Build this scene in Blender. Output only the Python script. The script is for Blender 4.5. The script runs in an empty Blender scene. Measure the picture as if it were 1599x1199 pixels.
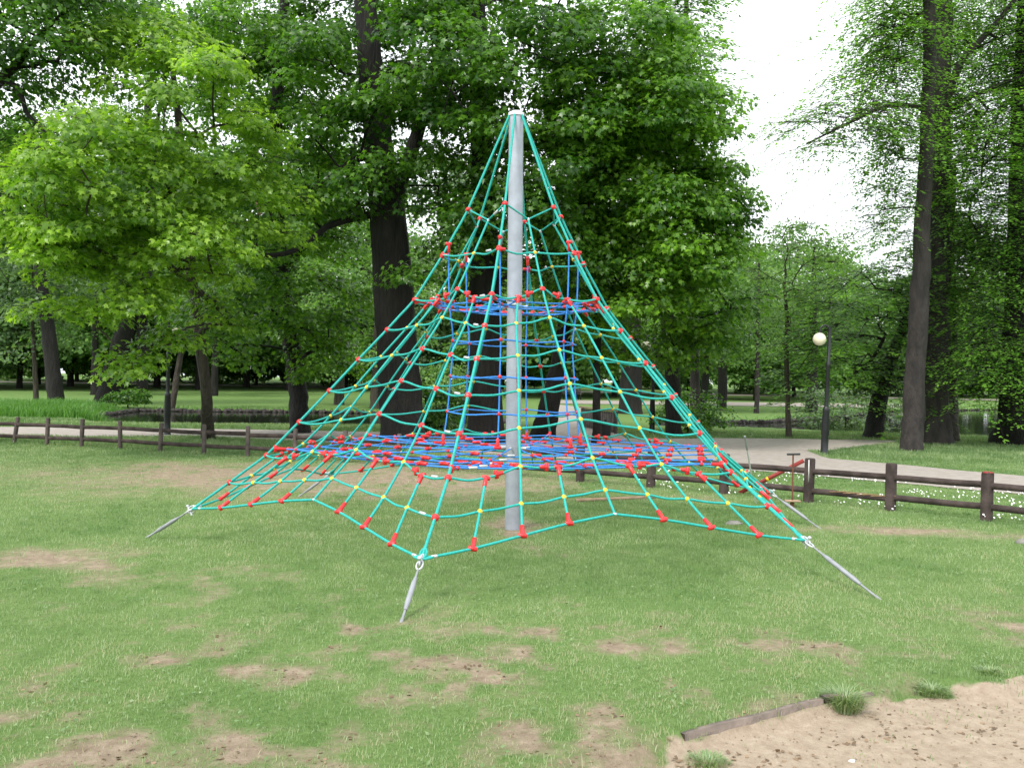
import bpy, math, random
import numpy as np
from mathutils import Vector, Matrix, Euler

# ------------------------------------------------------------------ camera, world, sun, exposure
S = bpy.context.scene
COL = S.collection
EYE = 1.6; FPX = 1361.4; PITCH = -0.0046; ROLL = 0.0170
cam = bpy.data.cameras.new('camera'); camo = bpy.data.objects.new('camera', cam); COL.objects.link(camo)
cam.sensor_width = 36; cam.lens = 36*FPX/1599; cam.clip_start = .05; cam.clip_end = 2000
camo.matrix_world = Matrix.Translation((0, 0, EYE)) @ Matrix.Rotation(math.radians(90)+PITCH, 4, 'X') @ Matrix.Rotation(ROLL, 4, 'Z')
S.camera = camo
SUN_EL, SUN_AZ = math.radians(52), math.radians(215)      # azimuth clockwise from +Y: behind-left of the camera
w = bpy.data.worlds.new("World"); S.world = w; w.use_nodes = True
nt = w.node_tree; nt.nodes.clear()
sky = nt.nodes.new('ShaderNodeTexSky'); sky.sky_type = 'NISHITA'; sky.sun_disc = False
sky.sun_elevation = SUN_EL; sky.sun_rotation = SUN_AZ
hs = nt.nodes.new('ShaderNodeHueSaturation'); hs.inputs['Saturation'].default_value = .22
nt.links.new(sky.outputs[0], hs.inputs['Color'])
mx = nt.nodes.new('ShaderNodeMixRGB'); mx.inputs[0].default_value = .72
mx.inputs[2].default_value = (11.4, 11.9, 12.4, 1)          # even white cloud cover
nt.links.new(hs.outputs[0], mx.inputs[1])
bg = nt.nodes.new('ShaderNodeBackground'); bg.inputs[1].default_value = .13
nt.links.new(mx.outputs[0], bg.inputs[0])
wo = nt.nodes.new('ShaderNodeOutputWorld'); nt.links.new(bg.outputs[0], wo.inputs[0])
sl = bpy.data.lights.new('sun', 'SUN'); sl.energy = 2.3; sl.angle = math.radians(12); sl.color = (1, .96, .9)
so = bpy.data.objects.new('sun', sl); COL.objects.link(so)
sdir = Vector((math.sin(SUN_AZ)*math.cos(SUN_EL), math.cos(SUN_AZ)*math.cos(SUN_EL), math.sin(SUN_EL)))
so.rotation_euler = sdir.to_track_quat('Z', 'Y').to_euler(); so.location = sdir*30
S.view_settings.view_transform = 'Standard'; S.view_settings.look = 'None'
S.view_settings.exposure = .6; S.view_settings.gamma = 1; S.view_settings.use_curve_mapping = False
S.render.engine = 'CYCLES'; S.cycles.use_denoising = True
S.cycles.max_bounces = 8; S.cycles.diffuse_bounces = 4; S.cycles.transmission_bounces = 6; S.cycles.transparent_max_bounces = 8
S.cycles.caustics_reflective = False; S.cycles.caustics_refractive = False

rng = np.random.default_rng(7)
# ------------------------------------------------------------------ picture <-> place helpers
MW = np.array(camo.matrix_world.to_3x3())
def ray(u, v):
    d = MW @ np.array([(u-799.5)/FPX, -(v-599.5)/FPX, -1.0]); return d
def ground(u, v, z=0.):
    d = ray(u, v); t = (z-EYE)/d[2]; return np.array([d[0]*t, d[1]*t, z])
def at(u, v, dep):                      # the point seen at pixel u,v lying dep metres into the scene
    d = ray(u, v); t = dep/d[1]; return np.array([d[0]*t, dep, EYE+d[2]*t])

def hashn(ix, iy, s):
    h = (ix.astype(np.int64)*374761393 + iy.astype(np.int64)*668265263 + s*974634777) & 0xffffffff
    h = ((h ^ (h >> 13))*1274126177) & 0xffffffff
    return ((h ^ (h >> 16)) & 0xffff)/65535.
def vnoise(x, y, s=0):
    x = np.asarray(x, float); y = np.asarray(y, float)
    ix = np.floor(x); iy = np.floor(y); fx = x-ix; fy = y-iy
    fx = fx*fx*(3-2*fx); fy = fy*fy*(3-2*fy); ix = ix.astype(int); iy = iy.astype(int)
    a = hashn(ix, iy, s); b = hashn(ix+1, iy, s); c = hashn(ix, iy+1, s); d = hashn(ix+1, iy+1, s)
    return (a*(1-fx)+b*fx)*(1-fy)+(c*(1-fx)+d*fx)*fy
def fbm(x, y, s=0, o=4):
    r = 0; a = .5; t = 0
    for k in range(o):
        r = r+a*vnoise(np.asarray(x)*2**k, np.asarray(y)*2**k, s+k*17); t += a; a *= .5
    return r/t
def sstep(a, b, x):
    t = np.clip((x-a)/(b-a), 0, 1); return t*t*(3-2*t)
def inpoly(x, y, P):
    c = np.zeros(np.shape(x), bool); n = len(P)
    for i in range(n):
        x1, y1 = P[i][:2]; x2, y2 = P[(i+1) % n][:2]
        if y1 == y2: continue
        c ^= ((y1 > y) != (y2 > y)) & (x < (x2-x1)*(y-y1)/(y2-y1)+x1)
    return c
def polydist(x, y, P):
    m = np.full(np.shape(x), 1e9); n = len(P)
    for i in range(n):
        a = np.array(P[i][:2]); b = np.array(P[(i+1) % n][:2]); ab = b-a
        t = np.clip(((x-a[0])*ab[0]+(y-a[1])*ab[1])/max(1e-9, ab@ab), 0, 1)
        m = np.minimum(m, np.hypot(x-a[0]-t*ab[0], y-a[1]-t*ab[1]))
    return np.where(inpoly(x, y, P), m, -m)
def polyfrompx(L, z=0.): return [ground(u, v, z)[:2] for u, v in L]

WATER = -.13
POND_A = polyfrompx([(170, 664), (330, 666), (480, 667), (620, 668), (740, 668), (790, 660), (770, 652), (700, 648), (480, 644), (330, 643), (215, 642), (160, 650)], WATER)
POND_B = polyfrompx([(1030, 668), (1130, 668), (1250, 673), (1400, 682), (1599, 687), (1900, 700), (1900, 640), (1599, 640), (1480, 641), (1380, 643), (1290, 654), (1200, 660), (1110, 662), (1040, 662)], WATER)
# paths: (far edge, near edge) polylines in the picture, unprojected to the ground
PATHS = {
 'main': ([(-400, 664), (-100, 666), (150, 668), (400, 671), (640, 676), (860, 684), (1000, 685), (1120, 685), (1250, 700), (1290, 716), (1430, 728), (1599, 744), (1900, 775)],
          [(-400, 676), (-100, 677), (130, 683), (300, 681), (420, 687), (640, 700), (860, 716), (1000, 723), (1120, 730), (1250, 741), (1300, 746), (1430, 757), (1599, 773), (1900, 812)]),
 'branch': ([(1095, 684.6), (1200, 685), (1290, 687), (1360, 687.5), (1400, 688.5)],
            [(1100, 700), (1200, 704), (1290, 704), (1360, 696), (1400, 691)]),
 'causeway': ([(862, 690), (862, 665), (866, 645), (868, 637), (872, 632)],
              [(985, 690), (958, 672), (932, 650), (918, 640), (908, 636)]),
}
SAND = polyfrompx([(740, 1260), (880, 1212), (980, 1182), (1035, 1162), (1072, 1147), (1280, 1101), (1385, 1079), (1440, 1060), (1500, 1062), (1560, 1082), (1640, 1050), (1900, 1040), (2200, 1500), (740, 1500)])
# bare earth patches: centre px, half sizes px, strength
PATCH = [(470, 744, 340, 22, 1.0), (680, 752, 200, 18, .9), (250, 742, 110, 12, .7), (100, 868, 90, 16, .75), (60, 885, 60, 14, .6), (170, 885, 70, 10, .6),
         (560, 985, 60, 12, .75), (650, 1000, 70, 22, .75), (680, 1040, 80, 26, .8), (770, 1120, 90, 40, .55), (840, 985, 120, 12, .6), (280, 1030, 60, 14, .55), (350, 1045, 40, 10, .55),
         (520, 1100, 120, 26, .6), (200, 1170, 200, 26, .7), (60, 1195, 60, 15, .8), (560, 1190, 90, 20, .6), (1400, 830, 140, 6, .75), (1560, 838, 70, 6, .7), (1330, 826, 40, 5, .7),
         (1560, 980, 60, 20, .6), (700, 1070, 170, 50, .62), (860, 1130, 170, 40, .6), (620, 1010, 120, 26, .6), (1250, 1010, 120, 14, .4), (350, 1150, 240, 44, .62), (120, 1110, 150, 30, .55), (520, 1060, 160, 24, .5), (1060, 1090, 120, 22, .5), (300, 900, 140, 16, .5), (980, 1010, 80, 14, .5), (800, 822, 30, 11, 1.3), (1110, 778, 50, 8, .5), (870, 860, 60, 8, .5), (1180, 1100, 90, 30, .4), (905, 1130, 60, 20, .45), (960, 1180, 100, 30, .5)]
def bare_mask(x, y):
    m = np.zeros(np.shape(x))
    for u, v, a, b, s in PATCH:
        c = ground(u, v); ex = ground(u+a, v)[0]-c[0]; ey = abs(ground(u, v-b)[1]-ground(u, v+b)[1])/2
        q = ((x-c[0])/ex)**2+((y-c[1])/ey)**2
        m = np.maximum(m, s*np.exp(-q*.55)*1.2)
    n = fbm(x*2.3, y*1.9, 3, 5); n2 = fbm(x*8, y*6, 13, 4); near = sstep(9, 4.5, y)
    m = m*(.28+.45*n+.75*(n2-.2))+(n-.53)*(1.0*near+.3)+(n2-.50)*(.8*near+.3)+.05*near
    return np.clip(m, 0, 1)
def sand_mask(x, y):
    wn = sstep(.55, .95, x)*sstep(1.95, 1.5, x)
    d = polydist(x, y, SAND)+(fbm(x*3, y*3, 11, 3)-.5)*(.10+.45*sstep(1.6, 2.3, x)+.45*sstep(.95, .5, x))+(fbm(x*14, y*14, 12, 3)-.5)*(.22-.18*wn)+.03*wn
    return sstep(-.06, .06, d)
def zt(x, y):
    x = np.asarray(x, float); y = np.asarray(y, float)
    z = 1.15*sstep(48, 120, y)+.0*x
    z = z+.03*(fbm(x*.35, y*.35, 5, 2)-.5)*sstep(30, 14, y)*sstep(3, 5, y)
    for P in (POND_A, POND_B):
        d = polydist(x, y, P); z = np.where(d > -.9, z+(-.7-z)*sstep(-.9, .8, d), z)
    z = z-.05*sstep(-.03, .03, polydist(x, y, SAND))*sstep(8, 6, y)
    return z
def zt1(x, y): return float(zt(np.array([x]), np.array([y]))[0])
def foot(u, v):                          # where pixel u,v meets the terrain
    z = 0.
    for _ in range(6):
        g = ground(u, v, z) if ray(u, v)[2] < -1e-4 else at(u, v, 110); z = zt1(g[0], min(g[1], 130))
    return np.array([g[0], g[1], z])
def col_at(u, dep):                      # ground point in picture column u, dep metres away
    x = ray(u, 600)[0]/ray(u, 600)[1]*dep; return np.array([x, dep, zt1(x, dep)])

# ------------------------------------------------------------------ mesh + tagging helpers
class MB:
    def __init__(s): s.v = []; s.f = []; s.n = 0; s.tone = []
    def add(s, v, f, tone=None):
        v = np.asarray(v, float); s.v.append(v); s.f.append((np.asarray(f, int), s.n)); s.n += len(v)
        s.tone.append(np.full(len(v), .5) if tone is None else np.broadcast_to(tone, (len(v),)))
    def build(s, name, mat, parent=None, smooth=False):
        me = bpy.data.meshes.new(name); V = np.concatenate(s.v); me.vertices.add(len(V)); me.vertices.foreach_set('co', V.astype(np.float32).ravel())
        idx = []; tot = []
        for f, o in s.f:
            idx.append((f+o).ravel()); tot.append(np.full(len(f), f.shape[1]))
        idx = np.concatenate(idx); tot = np.concatenate(tot)
        me.loops.add(len(idx)); me.loops.foreach_set('vertex_index', idx.astype(np.int32))
        me.polygons.add(len(tot)); st = np.concatenate([[0], np.cumsum(tot)[:-1]])
        me.polygons.foreach_set('loop_start', st.astype(np.int32)); me.polygons.foreach_set('loop_total', tot.astype(np.int32))
        if smooth: me.polygons.foreach_set('use_smooth', np.ones(len(tot), bool))
        a = me.attributes.new('tone', 'FLOAT', 'POINT'); a.data.foreach_set('value', np.concatenate(s.tone).astype(np.float32))
        me.update(calc_edges=True); me.validate()
        o = bpy.data.objects.new(name, me); COL.objects.link(o)
        if mat: me.materials.append(mat)
        if parent is not None: o.parent = parent
        return o
    def box(s, c, size, R=None, taper=1.):
        h = np.array(size)/2; v = np.array([[x, y, z] for z in (-1, 1) for y in (-1, 1) for x in (-1, 1)], float)
        v[4:, :2] *= taper; v = v*h
        if R is not None: v = v@np.asarray(R).T
        s.add(v+np.asarray(c), [[0, 2, 3, 1], [4, 5, 7, 6], [0, 1, 5, 4], [2, 6, 7, 3], [0, 4, 6, 2], [1, 3, 7, 5]])
    def tube(s, P, r, n=8, cap=True, tone=None, wob=0.):
        P = np.asarray(P, float); m = len(P); r = np.broadcast_to(np.asarray(r, float), (m,))
        T = np.gradient(P, axis=0) if m > 2 else np.repeat((P[1]-P[0])[None], 2, 0)
        T = T/np.maximum(1e-9, np.linalg.norm(T, axis=1))[:, None]
        ref = np.array([0, 0, 1.]) if abs(T[0][2]) < .9 else np.array([1., 0, 0])
        A = np.cross(T, ref); 
        for i in range(m):
            a = A[i] if i == 0 else A[i-1]-T[i]*(A[i-1]@T[i])
            A[i] = a/max(1e-9, np.linalg.norm(a))
        B = np.cross(T, A); an = np.arange(n)*2*math.pi/n
        rr = r[:, None]*np.ones((1, n))
        if wob: rr = rr*(1+wob*(fbm(np.arange(n)[None]*1.1+np.zeros((m, 1)), np.arange(m)[:, None]*.35+r[0]*7, 9, 2)-.5)*2)
        V = P[:, None]+rr[..., None]*(np.cos(an)[None, :, None]*A[:, None]+np.sin(an)[None, :, None]*B[:, None])
        i = np.arange(m-1)[:, None]*n; j = np.arange(n)[None]; k = (j+1) % n
        F = np.stack([i+j, i+k, i+n+k, i+n+j], -1).reshape(-1, 4)
        s.add(V.reshape(-1, 3), F, tone)
        if cap and n >= 3:
            s.add(V[0], [list(range(n))][:1]); s.f[-1] = (np.array([list(range(n))[::-1]]), s.f[-1][1])
            s.add(V[-1], [list(range(n))])
    def ball(s, c, r, sz=1., n=10, m=6, axis=None):
        th = np.linspace(0, math.pi, m+1)[1:-1]; an = np.arange(n)*2*math.pi/n
        v = [[0, 0, 1.]]+[[math.sin(t)*math.cos(a), math.sin(t)*math.sin(a), math.cos(t)] for t in th for a in an]+[[0, 0, -1.]]
        v = np.array(v)*r; v[:, 2] *= sz
        if axis is not None:
            q = Vector(axis).to_track_quat('Z', 'Y').to_matrix(); v = v@np.array(q).T
        tri = [[0, 1+j, 1+(j+1) % n] for j in range(n)]; L = len(v)-1; b = 1+(m-2)*n
        tri += [[L, b+(j+1) % n, b+j] for j in range(n)]
        qd = [[1+i*n+j, 1+(i+1)*n+j, 1+(i+1)*n+(j+1) % n, 1+i*n+(j+1) % n] for i in range(m-2) for j in range(n)]
        s.add(v+np.asarray(c), tri); 
        if qd: s.f.append((np.array(qd), s.n-len(v)))
def T(o, label=None, cat=None, group=None, kind=None):
    if label: o['label'] = label
    if cat: o['category'] = cat
    if group: o['group'] = group
    if kind: o['kind'] = kind
    return o
def empty(name, loc):
    o = bpy.data.objects.new(name, None); o.location = loc; o.empty_display_size = .2; COL.objects.link(o); return o
def catmull(P, k=6, sag=0.):
    P = np.asarray(P, float); Q = np.vstack([2*P[0]-P[1], P, 2*P[-1]-P[-2]]); out = []
    for i in range(len(P)-1):
        p0, p1, p2, p3 = Q[i:i+4]; L = np.linalg.norm(p2-p1)
        for t in np.arange(k)/k:
            q = .5*((2*p1)+(-p0+p2)*t+(2*p0-5*p1+4*p2-p3)*t*t+(-p0+3*p1-3*p2+p3)*t**3)
            q = q-np.array([0, 0, sag*L*math.sin(math.pi*t)**2]); out.append(q)
    out.append(P[-1]); return np.array(out)

# ------------------------------------------------------------------ materials
def mat(name, col, rough=.7, metal=0, var=.0, scale=8, bump=0., bscale=40, spec=.5, stretch=None, col2=None, gen='Object'):
    m = bpy.data.materials.new(name); m.use_nodes = True; n = m.node_tree; b = n.nodes['Principled BSDF']
    b.inputs['Roughness'].default_value = rough; b.inputs['Metallic'].default_value = metal; b.inputs['Specular IOR Level'].default_value = spec
    b.inputs['Base Color'].default_value = (*col, 1)
    tc = n.nodes.new('ShaderNodeTexCoord'); mp = n.nodes.new('ShaderNodeMapping'); n.links.new(tc.outputs[gen], mp.inputs[0])
    if stretch: mp.inputs['Scale'].default_value = stretch
    if var or col2:
        t = n.nodes.new('ShaderNodeTexNoise'); t.inputs['Scale'].default_value = scale; t.inputs['Detail'].default_value = 6; n.links.new(mp.outputs[0], t.inputs[0])
        r = n.nodes.new('ShaderNodeValToRGB'); r.color_ramp.elements[0].position = .35; r.color_ramp.elements[1].position = .65
        c2 = col2 or tuple(min(1, c*(1+var)) for c in col); c1 = col if col2 else tuple(c*(1-var) for c in col)
        r.color_ramp.elements[0].color = (*c1, 1); r.color_ramp.elements[1].color = (*c2, 1)
        n.links.new(t.outputs[0], r.inputs[0]); n.links.new(r.outputs[0], b.inputs['Base Color'])
    if bump:
        t = n.nodes.new('ShaderNodeTexNoise'); t.inputs['Scale'].default_value = bscale; t.inputs['Detail'].default_value = 5; n.links.new(mp.outputs[0], t.inputs[0])
        u = n.nodes.new('ShaderNodeBump'); u.inputs['Strength'].default_value = bump; u.inputs['Distance'].default_value = .09 if 'bark' in name else .02
        n.links.new(t.outputs[0], u.inputs['Height']); n.links.new(u.outputs[0], b.inputs['Normal'])
    return m
def leafmat(name, c_dark, c_light, trans=.45, gloss=.35, tsc=1.5):
    m = bpy.data.materials.new(name); m.use_nodes = True; n = m.node_tree; b = n.nodes['Principled BSDF']; L = n.links
    a = n.nodes.new('ShaderNodeAttribute'); a.attribute_name = 'tone'
    r = n.nodes.new('ShaderNodeValToRGB'); r.color_ramp.elements[0].color = (*c_dark, 1); r.color_ramp.elements[1].color = (*c_light, 1)
    L.new(a.outputs['Fac'], r.inputs[0]); L.new(r.outputs[0], b.inputs['Base Color'])
    b.inputs['Roughness'].default_value = .34; b.inputs['Specular IOR Level'].default_value = gloss
    t = n.nodes.new('ShaderNodeBsdfTranslucent'); mm = n.nodes.new('ShaderNodeMixRGB'); mm.blend_type = 'MULTIPLY'; mm.inputs[0].default_value = 1
    mm.inputs[2].default_value = (1.15*tsc, 1.25*tsc, .55*tsc, 1); L.new(r.outputs[0], mm.inputs[1]); L.new(mm.outputs[0], t.inputs[0])
    x = n.nodes.new('ShaderNodeMixShader'); x.inputs[0].default_value = trans
    L.new(b.outputs[0], x.inputs[1]); L.new(t.outputs[0], x.inputs[2]); L.new(x.outputs[0], n.nodes['Material Output'].inputs[0])
    return m
M = {}
M['teal'] = mat('teal_rope', (.012, .37, .32), .6, var=.15, scale=60, bump=.5, bscale=150)
M['blue'] = mat('blue_rope', (.035, .24, .72), .6, var=.15, scale=60, bump=.5, bscale=150)
M['red'] = mat('red_plastic', (.62, .018, .022), .38, var=.08, scale=20)
M['yellow'] = mat('yellow_plastic', (.72, .47, .015), .4, var=.08, scale=20)
M['ferrule'] = mat('pressed_aluminium', (.55, .56, .58), .45, .4)
M['galv'] = mat('galvanised_steel', (.27, .28, .30), .55, .3, var=.12, scale=14, bump=.1, bscale=60)
M['mast'] = mat('galvanised_mast', (.34, .36, .41), .5, .3, var=.1, scale=9, bump=.08, bscale=40)
M['darkmetal'] = mat('black_painted_iron', (.012, .014, .016), .4, 0, var=.3, scale=8)
M['globe'] = mat('opal_glass', (.72, .66, .50), .25, 0, var=.06, scale=5)
M['fence'] = mat('brown_stained_wood', (.062, .047, .043), .9, spec=.15, var=.35, scale=6, bump=.5, bscale=30, stretch=(1, 1, 1))
M['fencegrey'] = mat('weathered_wood', (.075, .058, .05), .8, var=.35, scale=6, bump=.5, bscale=30)
M['split'] = mat('split_raw_wood', (.25, .15, .085), .8, var=.2, scale=20, bump=.5)
M['freshwood'] = mat('fresh_torn_wood', (.55, .36, .26), .8, var=.2, scale=20)
M['redpaint'] = mat('red_paint', (.26, .03, .024), .7, var=.25)
M['whitepaint'] = mat('white_streak', (.55, .53, .52), .6, var=.15)
M['board'] = mat('grey_boards', (.10, .085, .075), .8, var=.3, scale=5, bump=.4)
M['rust'] = mat('rusty_iron', (.16, .06, .035), .7, .2, var=.3, scale=12)
M['plank'] = mat('raw_plank', (.36, .25, .16), .8, var=.2, scale=10, bump=.3)
M['edging'] = mat('grey_timber_edging', (.17, .135, .11), .85, var=.3, scale=9, bump=.6, bscale=35)
M['stone'] = mat('grey_stone', (.20, .19, .17), .9, var=.3, scale=6, bump=.5, bscale=20)
M['wetstone'] = mat('wet_dark_stone', (.035, .03, .025), .8, var=.6, scale=3, bump=.5, bscale=12)
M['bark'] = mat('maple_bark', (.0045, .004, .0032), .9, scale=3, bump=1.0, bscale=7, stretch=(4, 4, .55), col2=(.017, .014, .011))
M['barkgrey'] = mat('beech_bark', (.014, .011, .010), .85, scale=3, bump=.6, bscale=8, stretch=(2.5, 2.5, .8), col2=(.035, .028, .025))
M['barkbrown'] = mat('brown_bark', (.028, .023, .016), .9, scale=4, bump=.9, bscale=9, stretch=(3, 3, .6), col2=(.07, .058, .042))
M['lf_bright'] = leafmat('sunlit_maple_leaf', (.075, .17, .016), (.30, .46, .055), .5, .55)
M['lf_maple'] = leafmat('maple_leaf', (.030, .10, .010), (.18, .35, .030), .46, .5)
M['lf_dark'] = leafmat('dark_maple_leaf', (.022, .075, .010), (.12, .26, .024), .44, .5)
M['lf_beech'] = leafmat('beech_leaf', (.055, .15, .024), (.23, .42, .06), .5, .4)
M['lf_pale'] = leafmat('pale_far_leaf', (.08, .165, .045), (.20, .34, .09), .45, .3)  # pale foliage, brightened further to paint distance haze on the far trees
M['lf_grey'] = leafmat('grey_green_leaf', (.07, .125, .055), (.16, .25, .11), .4, .3)
M['lf_far'] = leafmat('far_leaf', (.065, .14, .035), (.17, .30, .075), .45, .3)  # distance haze is lightened into this leaf colour
M['blade'] = leafmat('grass_blade', (.115, .20, .074), (.31, .39, .205), .3, .3, 1.2)
_e = M['blade'].node_tree.nodes['Color Ramp'].color_ramp.elements; _e[1].position = .72; _q = _e.new(1.); _q.color = (.41, .40, .27, 1)
M['reed'] = leafmat('reed_blade', (.06, .17, .03), (.16, .32, .07), .35, .3, 1.2)
M['petal'] = mat('daisy_petal', (.75, .75, .72), .7)
M['skin'] = mat('skin', (.5, .28, .2), .6); M['cloth_pink'] = mat('pink_cloth', (.5, .2, .2), .8); M['cloth_white'] = mat('white_cloth', (.6, .58, .58), .8)
M['hair'] = mat('hair', (.04, .025, .015), .7)
M['pram'] = mat('black_pram_fabric', (.015, .015, .02), .7)

def ground_material():
    m = bpy.data.materials.new('lawn'); m.use_nodes = True; n = m.node_tree; L = n.links; b = n.nodes['Principled BSDF']
    b.inputs['Roughness'].default_value = .95; b.inputs['Specular IOR Level'].default_value = .15
    tc = n.nodes.new('ShaderNodeTexCoord')
    def noise(sc, det=6, rough=.6):
        t = n.nodes.new('ShaderNodeTexNoise'); t.inputs['Scale'].default_value = sc; t.inputs['Detail'].default_value = det; t.inputs['Roughness'].default_value = rough
        L.new(tc.outputs['Object'], t.inputs[0]); return t.outputs[0]
    def ramp(src, *st):
        r = n.nodes.new('ShaderNodeValToRGB'); e = r.color_ramp.elements
        while len(e) < len(st): e.new(.5)
        for k, (p, c) in enumerate(st): e[k].position = p; e[k].color = (*c, 1)
        L.new(src, r.inputs[0]); return r.outputs[0]
    def mix(f, a, c):
        x = n.nodes.new('ShaderNodeMixRGB'); L.new(f, x.inputs[0]); L.new(a, x.inputs[1]); L.new(c, x.inputs[2]); return x.outputs[0]
    def math_(op, a, bb, clamp=False):
        x = n.nodes.new('ShaderNodeMath'); x.operation = op; x.use_clamp = clamp
        for i, s in enumerate((a, bb)):
            if isinstance(s, (int, float)): x.inputs[i].default_value = s
            else: L.new(s, x.inputs[i])
        return x.outputs[0]
    g = ramp(noise(1.1, 10, .7), (.3, (.075, .15, .035)), (.5, (.115, .20, .055)), (.7, (.18, .25, .09)))
    g2 = ramp(noise(26, 8, .8), (.35, (.06, .12, .025)), (.6, (.17, .26, .08)))
    h = n.nodes.new('ShaderNodeMixRGB'); h.inputs[0].default_value = .5; L.new(g, h.inputs[1]); L.new(g2, h.inputs[2]); g = h.outputs[0]
    dirt = ramp(noise(9, 10, .75), (.3, (.17, .125, .085)), (.5, (.28, .22, .155)), (.72, (.42, .34, .25)))
    sand = ramp(noise(14, 12, .75), (.3, (.30, .23, .165)), (.55, (.41, .33, .245)), (.72, (.49, .40, .31)))
    ab = n.nodes.new('ShaderNodeAttribute'); ab.attribute_name = 'bare'; sa = n.nodes.new('ShaderNodeAttribute'); sa.attribute_name = 'sand'
    fb = math_('ADD', ab.outputs['Fac'], math_('MULTIPLY', math_('SUBTRACT', noise(16, 8, .8), .5), 1.5), True)
    fb = math_('MULTIPLY', math_('SUBTRACT', fb, .16), 1.6, True)
    c = mix(fb, g, dirt)
    fs = math_('ADD', sa.outputs['Fac'], math_('MULTIPLY', math_('SUBTRACT', noise(12, 8, .8), .5), .6), True)
    fs = math_('MULTIPLY', math_('SUBTRACT', fs, .3), 2.6, True)
    crumbs = ramp(noise(45, 4, .6), (.70, (.0, .0, .0)), (.80, (.7, .7, .7)))
    sand = mix(crumbs, sand, ramp(noise(3), (.4, (.17, .12, .08)), (.6, (.12, .12, .05))))
    c = mix(fs, c, sand)
    L.new(c, b.inputs['Base Color'])
    u = n.nodes.new('ShaderNodeBump'); u.inputs['Strength'].default_value = .8; u.inputs['Distance'].default_value = .03
    L.new(noise(22, 10, .8), u.inputs['Height']); L.new(u.outputs[0], b.inputs['Normal'])
    return m
M['lawn'] = ground_material()
M['path'] = mat('gravel_path', (.27, .235, .205), .95, scale=5, bump=.5, bscale=60, col2=(.34, .30, .265))
def water_material():
    m = bpy.data.materials.new('pond_water'); m.use_nodes = True; n = m.node_tree; b = n.nodes['Principled BSDF']
    b.inputs['Base Color'].default_value = (.014, .017, .011, 1); b.inputs['Roughness'].default_value = .07; b.inputs['IOR'].default_value = 1.33
    t = n.nodes.new('ShaderNodeTexNoise'); t.inputs['Scale'].default_value = 1.6; t.inputs['Detail'].default_value = 4
    tc = n.nodes.new('ShaderNodeTexCoord'); n.links.new(tc.outputs['Object'], t.inputs[0])
    u = n.nodes.new('ShaderNodeBump'); u.inputs['Strength'].default_value = .12; u.inputs['Distance'].default_value = .05
    n.links.new(t.outputs[0], u.inputs['Height']); n.links.new(u.outputs[0], b.inputs['Normal']); return m
M['water'] = water_material()

# ------------------------------------------------------------------ ground, paths, ponds
def spaced(lo, hi, k, n, c):
    a = math.asinh((lo-c)/k); b = math.asinh((hi-c)/k); return c+k*np.sinh(np.linspace(a, b, n))
xs = spaced(-420, 420, 2.2, 460, .2); ys = spaced(-25, 480, 3.2, 560, 4.5)
X, Y = np.meshgrid(xs, ys); Z = zt(X, Y)
V = np.stack([X, Y, Z], -1).reshape(-1, 3); nx, ny = len(xs), len(ys)
i, j = np.meshgrid(np.arange(nx-1), np.arange(ny-1)); a = (j*nx+i).ravel()
g = MB(); g.add(V, np.stack([a, a+1, a+nx+1, a+nx], -1)); lawn = g.build('lawn', M['lawn'], smooth=True)
for nm, val in (('bare', bare_mask(X, Y)), ('sand', sand_mask(X, Y)*sstep(9, 6, Y))):
    at_ = lawn.data.attributes.new(nm, 'FLOAT', 'POINT'); at_.data.foreach_set('value', val.astype(np.float32).ravel())
T(lawn, kind='structure')

def resample(L, n):
    P = np.array([foot(u, v)[:2] for u, v in L]); s = np.concatenate([[0], np.cumsum(np.linalg.norm(np.diff(P, axis=0), axis=1))]); t = np.linspace(0, s[-1], n)
    return np.stack([np.interp(t, s, P[:, 0]), np.interp(t, s, P[:, 1])], -1)
PP = {}
def strip(name, A, B, mtl, lift, n=80, m=6):
    g = MB(); W = np.linspace(0, 1, m)[None, :, None]; Q = A[:, None]*(1-W)+B[:, None]*W
    edge = (fbm(Q[..., 0]*1.3, Q[..., 1]*1.3, 21, 3)-.5)*.3; Q[:, 0, 1] += edge[:, 0]; Q[:, -1, 1] += edge[:, -1]
    z = zt(Q[..., 0], Q[..., 1])+lift
    V = np.concatenate([Q, z[..., None]], -1).reshape(-1, 3); i, j = np.meshgrid(np.arange(m-1), np.arange(len(A)-1)); a = (j*m+i).ravel()
    g.add(V, np.stack([a, a+1, a+m+1, a+m], -1)); o = g.build(name, mtl, smooth=True); T(o, kind='structure')
    PP[name+str(len(PP))] = list(Q[:, 0])+list(Q[::-1, -1]); return o
for k, (nm, (fa, ne)) in enumerate(PATHS.items()):
    strip('path', resample(fa, 90), resample(ne, 90), M['path'], .012+.004*k)
far = np.stack([np.linspace(-70, 70, 60), 84+2*np.sin(np.linspace(0, 5, 60))], -1); strip('path', far, far-[0, 3.2], M['path'], .03)
fr2 = np.stack([np.linspace(3.0, 30, 40), 64+.12*np.linspace(3, 30, 40)], -1); strip('path', fr2, fr2-[0, 6.5], M['path'], .032)
for P in (POND_A, POND_B):
    g = MB(); c = np.mean(P, 0); Q = [c+(p-c)*1.06 for p in P]
    g.add([[*p, WATER] for p in Q], [list(range(len(Q)))]); T(g.build('pond', M['water']), kind='structure')
def onpath(x, y):
    m = np.zeros(np.shape(x), bool)
    for P in PP.values(): m |= inpoly(x, y, P)
    return m

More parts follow.
